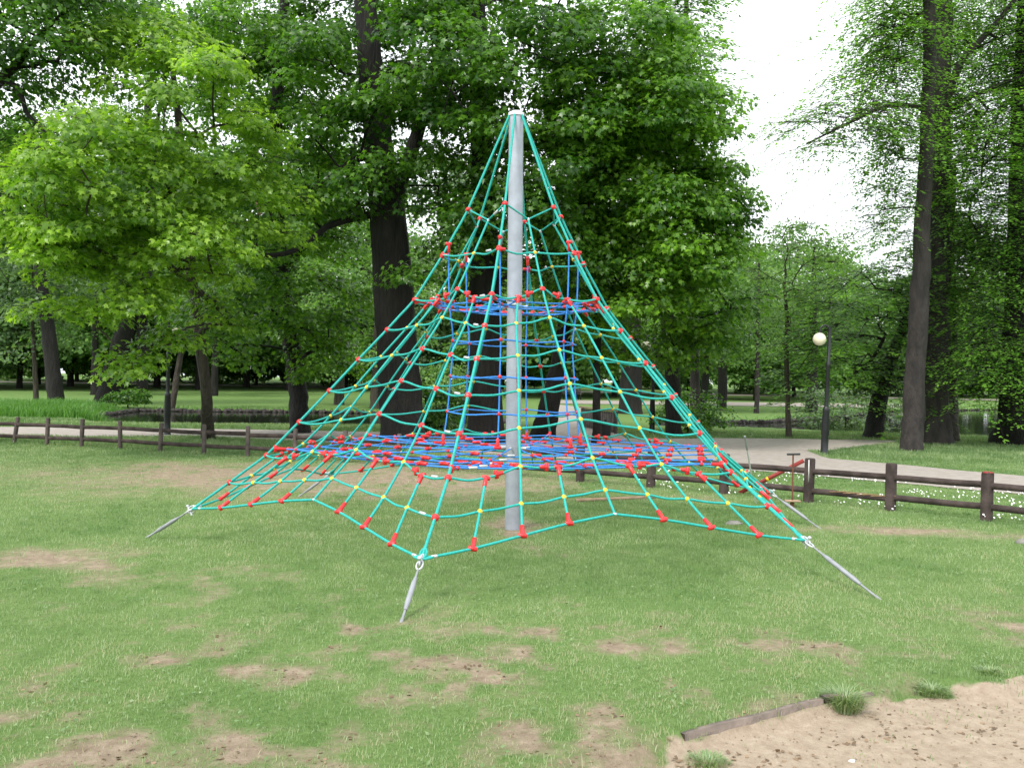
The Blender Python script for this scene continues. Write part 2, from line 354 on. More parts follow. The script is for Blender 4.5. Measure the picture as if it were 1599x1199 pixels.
# ------------------------------------------------------------------ climbing pyramid
PX, PY, TH = .0324, 9.3553, 4.509
RIDGE = [(.526, 3.386), (.798, 2.886), (1.092, 2.411), (1.374, 2.092), (1.664, 1.779), (1.952, 1.461), (2.244, 1.147), (2.555, .821), (2.897, .562), (3.228, .317)]
MIDC = [(.422, 3.25), (.633, 2.88), (.862, 2.495), (1.069, 2.199), (1.325, 1.883), (1.591, 1.572), (1.852, 1.266), (2.115, .951), (2.377, .714), (2.563, .549)]
HALF = {3: (.879, .256, 2.403), 4: (1.091, .346, 2.131), 5: (1.354, .417, 1.82), 6: (1.606, .491, 1.505), 7: (1.851, .569, 1.188), 8: (2.122, .646, .89), 9: (2.41, .735, .628), 10: (2.672, .812, .430)}
Q75 = {8: (2.2, .963, .815), 9: (2.469, 1.089, .589), 10: (2.735, 1.22, .362)}
Q25 = {8: (2.146, .323, .887), 9: (2.398, .37, .671), 10: (2.612, .41, .498)}
PYR = empty('climbing_pyramid', (PX, PY, 0)); T(PYR, 'tall rope climbing pyramid with teal net, red clamps and grey central mast', 'climbing frame')
def lean(p): p = np.array(p, float); p[0] -= .038*p[2]/4.7; return p
def ridge(k, i=None, rz=None):
    a = TH+k*math.pi/3; r, z = rz if rz else RIDGE[i-1]; return lean([math.cos(a)*r, math.sin(a)*r, z])
def face(k, u, w_, z):
    a = TH+math.pi/6+k*math.pi/3; return lean([math.cos(a)*u-math.sin(a)*w_, math.sin(a)*u+math.cos(a)*w_, z])
def node(k, c, i):
    if abs(c) == 1: return ridge(k+(1 if c > 0 else 0), i)
    if c == 0: return face(k, MIDC[i-1][0], 0, MIDC[i-1][1])
    tb = {.5: HALF, .75: Q75, .25: Q25}[abs(c)]; u, w_, z = tb[i]; return face(k, u, math.copysign(w_, c), z)
def colsof(i): return [-1, 0] if i < 3 else ([-1, -.5, 0, .5] if i < 8 else [-1, -.75, -.5, -.25, 0, .25, .5, .75])
def unit(v): v = np.asarray(v, float); return v/max(1e-9, np.linalg.norm(v))
CAMP = np.array([-PX, -PY, EYE])
items = {'red_clamp': [], 'yellow_clamp': [], 'tee_clamp': [], 'ferrule': []}
def rope(name, pts, r, mtl, sag=0., k=7):
    g = MB(); g.tube(catmull(pts, k, sag) if len(pts) > 2 or sag else pts, r, 8); return g.build(name, mtl, PYR, True)
def red(p, axis, sc=1.): items['red_clamp'].append((np.array(p), unit(axis), sc))
def yel(p, axis): items['yellow_clamp'].append((np.array(p), unit(axis)))
def tee(p, d, along, L=.085): items['tee_clamp'].append((np.array(p), unit(d), unit(along), L))
def fer(p, d, L=.06, r=.011): items['ferrule'].append((np.array(p), unit(d), L, r))
# mast
g = MB(); top = lean([0, 0, 4.42]); g.tube([[0, 0, -.05], top], [.083, .078], 28); mast = g.build('mast', M['mast'], PYR, True)
g = MB(); g.tube([top, top+[0, 0, .035], top+[0, 0, .055]], [.088, .086, .05], 28); g.build('cap', M['ferrule'], mast, True)
g = MB(); rl = random.Random(3); aL = math.atan2(-PY, -PX)+.52; e1 = np.array([math.cos(aL), math.sin(aL), 0]); e2 = np.array([-e1[1], e1[0], 0])
def stroke(z0, x0, z1, x1):
    f = lambda z_, x_: lean([0, 0, z_])+(e1*math.cos(x_/.083)+e2*math.sin(x_/.083))*.0835
    g.tube([f(z0, x0), f(z1, x1)], .0022, 4)
zc = 1.86
for q in range(3):
    for a_, b_ in ((0, .016), (.008, -.014), (.016, .008), (.024, -.014)): stroke(zc-a_, b_*-1, zc-a_-.008, b_)
    zc -= .042
stroke(zc, -.014, zc-.003, -.011); zc -= .014
while zc > 1.50:
    hh = rl.choice((.012, .012, .018)); stroke(zc, -.014, zc, hh); 
    if rl.random() < .7: stroke(zc-.012, -.014, zc-.012, hh)
    if rl.random() < .7: stroke(zc, -.014, zc-.012, -.014)
    if rl.random() < .5: stroke(zc, 0, zc-.012, 0)
    zc -= .026
g.build('lettering', M['redpaint'], mast)
CENTER_OUT = lambda p: unit([p[0], p[1], .8])
for k in range(6):
    a = TH+k*math.pi/3; st = top+np.array([math.cos(a)*.07, math.sin(a)*.07, .02])
    pts = [st]+[ridge(k, i) for i in range(1, 11)]
    # a straight-ish tensioned rope with its kinks at the clamps
    P = [pts[0]]
    for b0, b1 in zip(pts[:-1], pts[1:]): P += [b0*.5+b1*.5, b1]
    rope("ridge_rope", pts if False else P, .0125, M['teal'], k=2)
    for i in range(1, 10): red(ridge(k, i), CENTER_OUT(ridge(k, i)))
    fer(ridge(k, 10)*.98+ridge(k, 9)*.02, ridge(k, 9)-ridge(k, 10), .07, .014)
    # mid-face rope
    rope('face_rope', [node(k, 0, i) for i in range(1, 11)], .0108, M["teal"])
    for s in (-1, 1):
        rope('face_rope', [node(k, .5*s, i) for i in range(3, 11)], .0108, M["teal"])
        for tb in (.75, .25): rope('face_rope', [node(k, tb*s, i) for i in (8, 9, 10)], .0108, M["teal"])
    fer(node(k, 0, 1), node(k, 0, 2)-node(k, 0, 1), .03, .013); fer(node(k, 0, 10), node(k, 1, 10)-node(k, 0, 10), .03, .012)
    red(node(k, 0, 3), CENTER_OUT(node(k, 0, 3)))
    for i in (2, 4, 5, 6, 7, 8, 9): (red if k == 5 and i in (5, 6, 7) else yel)(node(k, 0, i), CENTER_OUT(node(k, 0, i)))
    for s in (-1, 1):
        for i in range(4, 10): (red if k == 5 and s == 1 and i in (5, 6, 7) else yel)(node(k, .5*s, i), CENTER_OUT(node(k, .5*s, i)))
        yel(node(k, .75*s, 9), [0, -1, .5]); yel(node(k, .25*s, 9), [0, -1, .5])
        tee(node(k, .5*s, 3), node(k, .5*s, 4)-node(k, .5*s, 3), node(k, 0, 3)-node(k, .5*s, 3))
        for c in (.75, .25): tee(node(k, c*s, 8), node(k, c*s, 9)-node(k, c*s, 8), node(k, .5*s, 8)-node(k, c*s, 8), .095)
        for c in (.75, .5, .25): tee(node(k, c*s, 10), node(k, c*s, 9)-node(k, c*s, 10), node(k, s, 10)-node(k, 0, 10), .10)
    # short side arms of the tees on ring 3 and ring 8
    for s in (-1, 1):
        for (c0, c1, i) in ((.5, 0, 3), (.75, .5, 8), (.25, .5, 8)):
            p0, p1 = node(k, c0*s, i), node(k, c1*s, i); d = unit(p1-p0); items['tee_clamp'].append((p0+d*.10, d, unit([0, 0, 1]), .06))
    # bottom edge rope
    E = [node(k, c, 10) for c in (-1, -.75, -.5, -.25, 0, .25, .5, .75, 1)]
    E[0] = E[0]*.985+E[1]*.015
    rope('edge_rope', E[:5], .0108, M["teal"], .0, 4); rope('edge_rope', E[4:], .0108, M["teal"], .0, 4)
    for q, n2 in ((E[0], E[1]), (E[-1], E[-2])): fer(q+unit(n2-q)*.09, n2-q, .05, .013)
for i in range(1, 10):
    pts = []
    for k in range(6):
        for c in colsof(i): pts.append(node(k, c, i))
    pts.append(pts[0])
    pts = np.array(pts)
    P = catmull(pts, 8, 0) if i > 1 else pts
    # rope droops a little between neighbouring clamps
    if i > 1:
        t = (np.arange(len(P)) % 8)/8; P[:, 2] -= (.02 if i < 8 else .010)*np.sin(math.pi*t)**2*(1+.5*np.sin(np.arange(len(P))//8*2.3+i))
    g = MB(); g.tube(P, .0098, 8); g.build("ring_rope", M['teal'], PYR, True)
    if i != 9 or True:
        p0, p1 = node(5, {True: 0, False: .5}[i < 3] if i < 8 else .75, i), ridge(0, i); d = unit(p1-p0)
        fer(p1-d*.16, d, .075, .012)
# tall blue ladder prism
LZ = [3.02, 2.41, 2.0, 1.63, 1.26, .93]; LR = [.76, .72, .675, .70, .73, .775]
for k in range(6):
    pts = [ridge(k, rz=(r, z)) for r, z in zip(LR, LZ)]
    pts[0] = ridge(k, rz=(.735, 3.0)); rope('ladder_rope', pts, .008, M['blue'])
    t0 = ridge(k, rz=(.735, 3.01)); items['tee_clamp'].append((t0+[0, 0, .0], unit(pts[1]-pts[0]), unit(ridge(k, 1)-ridge(k, 2)), .09))
    tee(ridge(k, 2), node(k, 0, 2)-ridge(k, 2), ridge(k, 1)-ridge(k, 2), .07)
    tee(pts[-1], [0, 0, 1], pts[-2][[1, 0, 2]]*[1, -1, 0], .09)
for z, r in zip(LZ[2:5], LR[2:5]):
    P = [ridge(k, rz=(r, z)) for k in range(7)]; 
    for k in range(6): red(P[k], [P[k][0], P[k][1], 0], .68)
    g = MB(); g.tube(catmull(P, 8, .03), .008, 8); g.build('ladder_rung_rope', M['blue'], PYR, True)
# two flat webs
def web(z, R, rings, cols, hub):
    zz = lambda r: z-.05*math.sin(math.pi*min(1, r/R))
    for k in range(6):
        spoke = [ridge(k, rz=(r, zz(r))) for r in np.linspace(R, .12, 9)]; rope('web_spoke', spoke, .008, M['blue'])
        e = ridge(k, rz=(R, z)); tee(e, spoke[1]-spoke[0], ridge(k, 8)-ridge(k, 9), .10)
        p = ridge(k, rz=(.14, zz(.14))); fer(p, spoke[-1]-spoke[0], .09, .012)
        for r in rings: red(ridge(k, rz=(r, zz(r))), [0, 0, 1], .72)
    for n_, r in enumerate(rings):
        P = [ridge(k, rz=(r, zz(r))) for k in range(7)]
        g = MB(); g.tube(catmull(P, 6, .012) if False else np.concatenate([[P[q]*(1-t)+P[q+1]*t+[0, 0, -.02*math.sin(math.pi*t)] for t in np.arange(8)/8] for q in range(6)]+[[P[6]]]), .008, 8)
        g.build('web_ring_rope', M['blue'], PYR, True)
        q = unit(P[1]-P[0]); fer(P[0]+q*.13, q, .075, .012)
        for k in range(6):
            A, B = ridge(k, rz=(r, zz(r))), ridge(k+1, rz=(r, zz(r))); L = np.linalg.norm(B-A); d = unit(B-A); mid = (A+B)/2
            for c in cols:
                if abs(c) < L/2-.1:
                    out = unit([mid[0], mid[1], 0])
                    if L > .9 and abs(c) > .1 and (n_+k) % 2:
                        tee(mid+d*(c+.06)+[0, 0, .004], d, out, .085); tee(mid+d*(c-.06)+[0, 0, -.004], -d, out, .085)
                    else: tee(mid+d*c, d, out, .085)
    for k in range(6):
        for c in cols:
            out = R*.866-.03 if abs(c) < .1 else min(R*.866-.03, R*.84)
            inn = max(.2, abs(c)/math.tan(math.radians(30)))
            if out-inn < .15: continue
            us = np.linspace(out, inn, 6)
            rope('web_spoke', [face(k, u, c, zz(u*1.1)) for u in us], .0075, M['blue'])
web(.885, 2.47, [2.27, 1.9, 1.5, 1.1, .72], (-.62, 0, .62), True)
web(2.40, 1.07, [.93, .68, .42], (-.25, .25), True)
def place_items(kind, mk, mtl):
    L = sorted(items[kind], key=lambda t: np.linalg.norm(t[0]-CAMP)); rest = MB(); m = 0
    for n_, it in enumerate(L):
        if n_ < 99 or len(L) <= 100:
            g = MB(); mk(g, it); g.build(kind, mtl, PYR, True)
        else: mk(rest, it); m += 1
    if m: o = rest.build(kind, mtl, PYR, True); T(o, kind='stuff')
def mk_red(g, it):
    p, a, sc = it; g.ball(p, .031*sc, .72, 12, 7, a); g.tube([p+a*.016*sc, p+a*.024*sc], .012*sc, 8)
def mk_yel(g, it): g.ball(it[0], .0225, .8, 10, 6, it[1])
def mk_tee(g, it):
    p, d, al, L = it; g.tube([p-d*.014, p+d*.02, p+d*L, p+d*(L+.004)], [.017, .0185, .0165, .011], 10)
    al = unit(al-d*(al@d)) if abs(al@d) < .95 else unit(np.cross(d, [0, 0, 1.]))
    g.tube([p-al*.034, p-al*.03, p+al*.03, p+al*.034], [.013, .0185, .0185, .013], 10); q = unit(CAMP-p); g.ball(p+q*.014, .011, .7, 8, 5, q)
def mk_fer(g, it):
    p, d, L, r = it; g.tube([p-d*L/2, p-d*(L/2-.004), p+d*(L/2-.004), p+d*L/2], [r*.7, r, r, r*.7], 10)
place_items('red_clamp', mk_red, M['red']); place_items('yellow_clamp', mk_yel, M['yellow'])
place_items('tee_clamp', mk_tee, M['red']); place_items('ferrule', mk_fer, M['ferrule'])
# anchors: turnbuckles down to the ground
anchor_px = {0: (626, 973), 1: (1374, 936), 2: (1280, 825), 4: (467, 775), 5: (228, 840)}
for k in range(6):
    c = ridge(k, 10)
    if k in anchor_px: gp = ground(*anchor_px[k])-np.array([PX, PY, 0])
    else: a = TH+math.pi; gp = np.array([math.cos(a)*3.78, math.sin(a)*3.78, 0])
    d = unit(gp-c); L = np.linalg.norm(gp-c); gp = gp+d*.05
    g = MB(); s0 = c+d*.10
    g.tube([s0, s0+d*L*.3, gp-d*.1, gp-d*.09, gp-d*.02, gp], [.008, .009, .009, .013, .013, .009], 8)
    rod = g.build('anchor_rod', M['galv'], PYR, True)
    g = MB(); q0, q1 = s0+d*L*.14, s0+d*L*.64
    g.tube([q0, q0+d*.03, q0+d*.06, q1-d*.06, q1-d*.03, q1], [.011, .015, .019, .019, .015, .013], 12); g.build('turnbuckle', M['galv'], rod, True)
    # shackles and thimble loops
    sx = unit(np.cross(d, [0, 0, 1.])); up = np.cross(sx, d)
    def loop(cen, u1, u2, R1, R2, r): 
        t = np.linspace(0, 2*math.pi, 17); return [cen+u1*R1*math.cos(x)+u2*R2*math.sin(x) for x in t], r
    g = MB(); 
    P, r = loop(c+d*.06, sx, d, .022, .045, .007); g.tube(P, r, 8)
    P, r = loop(c+d*.015, up, d, .03, .05, .007); g.tube(P, r, 8)
    g.tube([c+d*.04-up*.05, c+d*.04+up*.05], .011, 8); g.ball(c+d*.04+up*.05, .017, .7, 8, 5, up)
    g.build('shackle', M['ferrule'], rod, True)
    for cc, kk in ((-.75, k), (.75, k-1)):
        e = unit(node(kk, cc, 10)-c); sd = unit(np.cross(e, [0, 0, 1.])); P, r = loop(c+e*.045, sd, e, .022, .045, .009); g = MB(); g.tube(P, r, 8); g.build('rope_loop', M['teal'], PYR, True)
    e = unit(ridge(k, 9)-c); P, r = loop(c+e*.05, unit(np.cross(e, [0, 0, 1.])), e, .022, .05, .010); g = MB(); g.tube(P, r, 8); g.build('rope_loop', M['teal'], PYR, True)

# ------------------------------------------------------------------ fence
FP = [(-190, 686), (-130, 688), (-80, 689), (-28, 690.5), (21, 692), (73, 695), (127, 697.5), (188, 700), (250, 704), (319, 708), (387, 712), (460, 717), (538, 722), (622, 728), (712, 735), (806, 743), (906, 752), (1016, 761), (1130, 771), (1262, 784), (1390, 797), (1540, 813), (1720, 833), (1930, 856)]
FG = [foot(u, v) for u, v in FP]
fence = empty('post_and_rail_fence', FG[10]); T(fence, 'low dark brown two-rail wooden fence running behind the climbing pyramid', 'fence')
F0 = FG[10]; tops = []
for n_, p in enumerate(FG):
    r_ = random.Random(n_); h = .58+.03*r_.random(); px = FP[n_][0]; w_ = .058 if px > 800 else .045
    tl = np.array([r_.uniform(-.03, .03), r_.uniform(-.02, .02), 0])
    if abs(px-21) < 2: tl = np.array([.09, 0, 0])
    g = MB(); b = p-F0
    if px > 800:
        Rm = np.array(Matrix.Rotation(.5, 3, 'Z')); s_ = w_*1.35
        sec = np.array([[-1, -.86], [-.86, -1], [.86, -1], [1, -.86], [1, .86], [.86, 1], [-.86, 1], [-1, .86]])*.93*s_*.72
        sec = sec@Rm[:2, :2].T; lv = [(-.1, 1), (h-.02, 1), (h, .86)]
        V = np.concatenate([np.concatenate([sec*sc+b[:2]+tl[:2]*z/h, np.full((8, 1), b[2]+z)], 1) for z, sc in lv])
        g.add(V, [[q*8+j, q*8+(j+1) % 8, q*8+8+(j+1) % 8, q*8+8+j] for q in range(2) for j in range(8)]); g.add(V[-8:], [list(range(8))])
    else: g.tube([b+[0, 0, -.1], b+tl+[0, 0, h-.015], b+tl+[0, 0, h]], [w_, w_, w_*.75], 12)
    post = g.build('post', M['fence'] if px > 800 else M['fencegrey'], fence)
    if px == 1540:
        g = MB(); V2 = V[-8:]+[0, 0, .003]; g.tube([b+tl+[0, 0, h-.01], b+tl+[0, 0, h+.004]], [s_*.8, s_*.72], 8); g.build('painted_top', M['redpaint'], post); T(post, 'square fence post with a dab of red paint on top')
    if px == 1262:
        g = MB(); q = unit([-p[0], -p[1], 0])*s_*.78; g.box(b+q+[0, 0, h*.72], (.012, .012, h*.5)); g.build('paint_streak', M['whitepaint'], post); T(post, 'fence post with a long white paint streak')
for n_ in range(len(FG)-1):
    A, B = FG[n_]-F0, FG[n_+1]-F0; d = unit(B-A); nn = unit([-d[1], d[0], 0])
    for z in (.165, .43):
        th = .078; r_ = random.Random(n_*7+int(z*100)); dz = [r_.uniform(-.012, .012) for _ in range(2)]
        g = MB(); a0 = A+d*.0+[0, 0, z+dz[0]]; b0 = B+[0, 0, z+dz[1]]
        pts = [a0*(1-t)+b0*t+[0, 0, .004*math.sin(t*5+n_)] for t in np.linspace(0, 1, 7)]
        sec = [(-.013, -th/2), (.013, -th/2), (.018, -th/2+.008), (.018, th/2-.008), (.010, th/2), (-.018, th/2-.004)]
        broken = (FP[n_][0] == 1262 and z < .3)
        V = []
        for q, p in enumerate(pts):
            for (u_, v_) in sec:
                vv = v_*(.45 if (broken and v_ > 0 and q in (3, 4, 5)) else 1); V.append(p+nn*u_+[0, 0, vv])
        g.add(V, [[q*6+j, q*6+(j+1) % 6, q*6+6+(j+1) % 6, q*6+6+j] for q in range(6) for j in range(6)])
        rail = g.build('rail', M['fence'], fence)
        if broken:
            T(rail, 'lower rail with a splintered bare wood edge'); g = MB()
            for q in range(2, 6):
                for e in range(4): g.tube([pts[q]+[0, 0, .012+.006*e]-nn*.02+d*(-.06+.05*e), pts[q]+[0, 0, .02+.006*e]-nn*.021+d*(.1+.05*e)], [.008, .003], 5)
            g.build('splinters', M['split'], rail)

# ------------------------------------------------------------------ lamps
def lamp(name, u, v, vtop, label, side=-1, tilt=0.):
    p = foot(u, v); H = (v-vtop)/FPX*p[1]; e = empty(name, p); T(e, label, 'lamp', 'globe lamps along the path')
    e.rotation_euler = (0, tilt, 0)
    g = MB(); g.tube([[0, 0, -.05], [0, 0, .03], [0, 0, .05], [0, 0, H*.14], [0, 0, H*.15], [0, 0, H*.33], [0, 0, H*.34], [0, 0, H*.36]], [.095, .095, .085, .082, .095, .075, .085, .05], 14)
    g.build('base', M['darkmetal'], e, True)
    g = MB(); g.tube([[0, 0, H*.35], [0, 0, H*.66], [0, 0, H*.665], [0, 0, H*.69], [0, 0, H*.7], [0, 0, H*.93], [0, 0, H*.96]], [.048, .044, .055, .055, .042, .036, .05], 12); g.build('post', M['darkmetal'], e, True)
    t = np.linspace(0, math.pi, 10); cx = .115
    g = MB(); g.tube([[side*(cx-cx*math.cos(x)), 0, H*.93+.14*math.sin(x)] for x in t]+[[side*2*cx, 0, H*.93-.05]], .02, 8); g.tube([[side*2*cx, 0, H*.93-.02], [side*2*cx, 0, H*.93-.07]], [.035, .05], 10)
    arm = g.build('arm', M['darkmetal'], e, True)
    g = MB(); g.ball([side*2*cx, 0, H*.93-.19], .15, 1, 24, 14); g.build('globe', M['globe'], e, True)
lamp('park_lamp', 1287, 709, 503, 'black curved-neck lamp post with cream globe on the grass tip between the right-hand paths', -1, math.radians(1.5))
lamp('park_lamp', 261, 679, 494, 'black lamp post with pale globe half hidden by the bright maple on the left', 1)
lamp('park_lamp', 1018, 677, 520, 'black lamp post standing by the path behind the pyramid, its top lost in foliage', -1)

# ------------------------------------------------------------------ small things
def rotz(a): return np.array(Matrix.Rotation(a, 3, 'Z'))
def board_rail():
    A, B = foot(907, 668), foot(959, 678); d = B-A; L = np.linalg.norm(d[:2]); e = empty('boarded_railing', A); e.rotation_euler = (0, 0, math.atan2(d[1], d[0])); T(e, 'grey upright-board railing beside the path behind the pyramid', 'railing')
    n_ = 16
    for q in range(n_):
        x = L*(q+.5)/n_; g = MB(); g.box([x, 0, .36], (L/n_*.86, .03, .62)); g.build('board', M['board'], e)
    for z in (.2, .62): g = MB(); g.box([L/2, .04, z], (L, .05, .07)); g.build('cross_rail', M['board'], e)
    g = MB(); g.box([L/2, 0, .715], (L+.1, .13, .05)); g.build('handrail', M['plank'], e)
    for x in (0.02, L*.5, L-.02): g = MB(); g.box([x, .06, .33], (.08, .08, .74)); g.build('post', M['board'], e)
board_rail()
def bench():
    p = col_at(894, 66); e = empty('park_bench', p); e.rotation_euler = (0, 0, .25); T(e, 'small dark park bench on the far lawn beside the path bend', 'bench')
    g = MB(); 
    for y in (-.16, 0, .16): g.box([0, y, .45], (1.5, .13, .04))
    g.build('seat', M['fencegrey'], e); g = MB()
    for z in (.6, .75, .9): g.box([0, .27, z], (1.5, .03, .11))
    g.build('backrest', M['fencegrey'], e)
    for x in (-.6, .6):
        for y, h in ((-.2, .6), (.25, .92)): g = MB(); g.box([x, y, h/2], (.06, .06, h)); g.build('leg', M['darkmetal'], e)
bench()
def bin_():
    p = foot(946, 686); e = empty('litter_bin', p); T(e, 'dark litter bin standing beside the boarded railing', 'litter bin')
    g = MB(); g.tube([[0, 0, .06], [0, 0, .08], [0, 0, .42], [0, 0, .44]], [.12, .13, .15, .155], 16); g.build('body', M['darkmetal'], e, True)
    g = MB(); g.tube([[0, 0, .44], [0, 0, .47]], [.165, .15], 16); g.build('rim', M['darkmetal'], e)
    g = MB(); g.tube([[0, .17, -.05], [0, .17, .55]], .03, 8); g.build('post', M['darkmetal'], e)
bin_()
def tool():
    p = foot(1237, 792); e = empty('tamping_rod', p); T(e, 'thin rusty rod with T handle and flat wooden plate upright before the fence', 'tool')
    g = MB(); g.tube([[0, 0, .09], [0, 0, .68]], .011, 8); g.build('rod', M['rust'], e)
    g = MB(); g.tube([[-.08, 0, .69], [.09, 0, .695]], .013, 8); g.build('handle', M['darkmetal'], e)
    g = MB(); g.box([0, 0, .085], (.19, .12, .02)); g.build('plate', M['plank'], e)
    g = MB(); g.tube([[0, 0, -.02], [0, 0, .075]], .028, 8); g.build('foot', M['rust'], e)
    A = foot(1154, 770); B = at(1255, 719, 12.6); C = (A+B)/2; e = empty('red_beam', A); T(e, 'slim red beam leaning up behind the fence rails at a slant', 'beam')
    d = B-A; L = np.linalg.norm(d); q = np.array(Vector(d).to_track_quat('X', 'Z').to_matrix())
    g = MB(); g.box(d/2, (L, .025, .055), q); g.build('bar', M['redpaint'], e)
    g = MB(); g.box(d*.44, (.035, .032, .058), q); g.build('vial', M['yellow'], e)
    A = foot(1181, 786); B = at(1163, 681, 11.2); e = empty('steel_bar', A); T(e, 'thin pale steel bar stuck upright in the grass near the right fence', 'bar'); d = B-A
    g = MB(); g.tube([[0, 0, -.04], d*.3, d*.8], .011, 8); g.build('shaft', M['ferrule'], e); g = MB(); g.tube([d*.8, d*.84, d*.97, d], [.011, .016, .012, .014], 8); g.build('tip', M['galv'], e)
tool()
def loose():
    A, B = foot(900, 783), foot(1022, 778); d = B-A; g = MB(); g.box([0, 0, .02], (np.linalg.norm(d), .07, .035), rotz(math.atan2(d[1], d[0]))); o = g.build('plank', M['plank']); o.location = (A+B)/2; T(o, 'long pale plank lying flat in the grass behind the pyramid', 'plank')
    def rock(u, v, s, lab, m='stone'):
        g = MB(); g.ball([0, 0, s[2]*.3], 1, 1, 12, 8); V = g.v[0]; n_ = fbm(V[:, 0]*1.5+u, V[:, 1]*1.5+V[:, 2]*2, 4, 3); V *= (.7+.6*n_[:, None]); V *= np.array(s)
        o = g.build('stone', M[m], smooth=False); o.location = foot(u, v); T(o, lab, 'stone')
    rock(1146, 818, (.10, .07, .035), 'flat grey stone in the lawn under the right side of the net'); rock(1597, 848, (.07, .05, .04), 'pale stone at the right edge of the lawn')
    rock(1330, 1188, (.016, .012, .01), 'tiny white pebble lying on the sand', 'whitepaint')
    # timber edging of the sand pit
    g = MB(); P = [ground(u, v) for u, v in ((1066, 1146), (1160, 1122), (1282, 1095), (1330, 1086), (1362, 1080))]; e = empty('timber_edging', P[1]); T(e, 'weathered grey timber edging between the lawn and the sand', 'edging')
    for q in range(2):
        A, B = (P[0], P[2]) if q == 0 else (P[2]+.01, P[4]); d = B-A; g = MB(); L = np.linalg.norm(d); n_ = 10
        pts = [A+d*t-P[1]+[0, 0, .004*math.sin(9*t)-.018*q*t-.012*(1-q)*(1-t)**3] for t in np.linspace(0, 1, n_)]; nn = unit([-d[1], d[0], 0]); V = []
        for p in pts:
            for u_, v_ in ((-.018, -.12), (.018, -.12), (.018, .014), (-.016, .017)): V.append(p+nn*u_+[0, 0, v_])
        g.add(V, [[a*4+j, a*4+(j+1) % 4, a*4+4+(j+1) % 4, a*4+4+j] for a in range(n_-1) for j in range(4)]+[[0, 1, 2, 3], [4*n_-4, 4*n_-1, 4*n_-2, 4*n_-3]]); g.build('board', M['edging'], e)
loose()
def person(u, dep, h, shirt, legs, lab, yaw=0, sit=False):
    p = col_at(u, dep); e = empty('person', p); e.rotation_euler = (0, 0, yaw); e.scale = (h/1.75,)*3; T(e, lab, 'person')
    J = [((0, 0, .95), .13), ((0, 0, 1.15), .12), ((0, 0, 1.38), .15), ((0, 0, 1.5), .055), ((0, 0, 1.6), .085), ((0, 0, 1.72), .075),
         ((.19, 0, 1.4), .05), ((.24, .03, 1.12), .042), ((.22, -.12, .9), .033), ((-.19, 0, 1.4), .05), ((-.25, .02, 1.12), .042), ((-.22, -.15, .92), .033),
         ((.1, 0, .9), .09), ((.11, -.06, .5), .06), ((.11, .04, .08), .04), ((.11, -.12, .03), .035), ((-.1, 0, .9), .09), ((-.12, .08, .5), .06), ((-.12, .12, .08), .04), ((-.12, -.03, .03), .035)]
    ed = [(0, 1), (1, 2), (2, 3), (3, 4), (4, 5), (2, 6), (6, 7), (7, 8), (2, 9), (9, 10), (10, 11), (0, 12), (12, 13), (13, 14), (14, 15), (0, 16), (16, 17), (17, 18), (18, 19)]
    me = bpy.data.meshes.new('body'); me.from_pydata([j[0] for j in J], ed, []); o = bpy.data.objects.new('body', me); COL.objects.link(o); o.parent = e
    me.materials.append(M['skin'])
    sk = o.modifiers.new('Skin', 'SKIN')
    for v, j in zip(me.skin_vertices[0].data, J): v.radius = (j[1], j[1])
    me.skin_vertices[0].data[0].use_root = True; o.modifiers.new('Sub', 'SUBSURF').levels = 1
    g = MB(); g.tube([[0, 0, .93], [0, 0, 1.1], [0, 0, 1.3], [0, 0, 1.42], [0, 0, 1.47]], [.19, .165, .2, .19, .08], 14); V = g.v[0]; V[:, 1] *= .75; g.build('shirt', shirt, e, True)
    for s, J1 in ((1, [(.1, 0, .97), (.11, -.06, .5), (.11, .04, .1)]), (-1, [(-.1, 0, .97), (-.12, .08, .5), (-.12, .12, .1)])): g = MB(); g.tube(J1, [.125, .085, .065], 10); g.build('trouser_leg', legs, e, True)
    g = MB(); g.ball([0, .02, 1.67], .115, 1.1, 12, 8); g.build('hair', M['hair'], e, True)
person(903, 104, 1.6, M['cloth_pink'], M['cloth_white'], 'distant person in pink top and pale trousers on the far lawn', .3)
person(909.5, 107, 1.7, M['cloth_white'], M['cloth_pink'], 'distant person in white top standing beside the person in pink', -.4)

# ------------------------------------------------------------------ trees
MAPLE_V = np.array([[0, .35, .02], [0, 0, 0], [-.42, .02, -.06], [-.24, .24, .0], [-.58, .52, -.10], [-.20, .56, .0], [0, 1.02, -.12], [.20, .56, .0], [.58, .52, -.10], [.24, .24, .0], [.42, .02, -.06]])
MAPLE_F = np.array([[0, a, a % 10+1] for a in range(1, 11)])[:, [0, 2, 1]]
OVAL_V = np.array([[0, 0, 0], [-.30, .42, -.05], [0, 1., -.06], [.30, .42, -.05], [0, .45, .03]])
OVAL_F = np.array([[0, 4, 1], [1, 4, 2], [4, 3, 2], [0, 3, 4]])
QUAD_V = np.array([[0, 0, 0], [-.42, .5, -.08], [0, 1., 0], [.42, .5, -.08]]); QUAD_F = np.array([[0, 3, 2, 1]])
def nrm(a): return a/np.maximum(1e-9, np.linalg.norm(a, axis=1))[:, None]
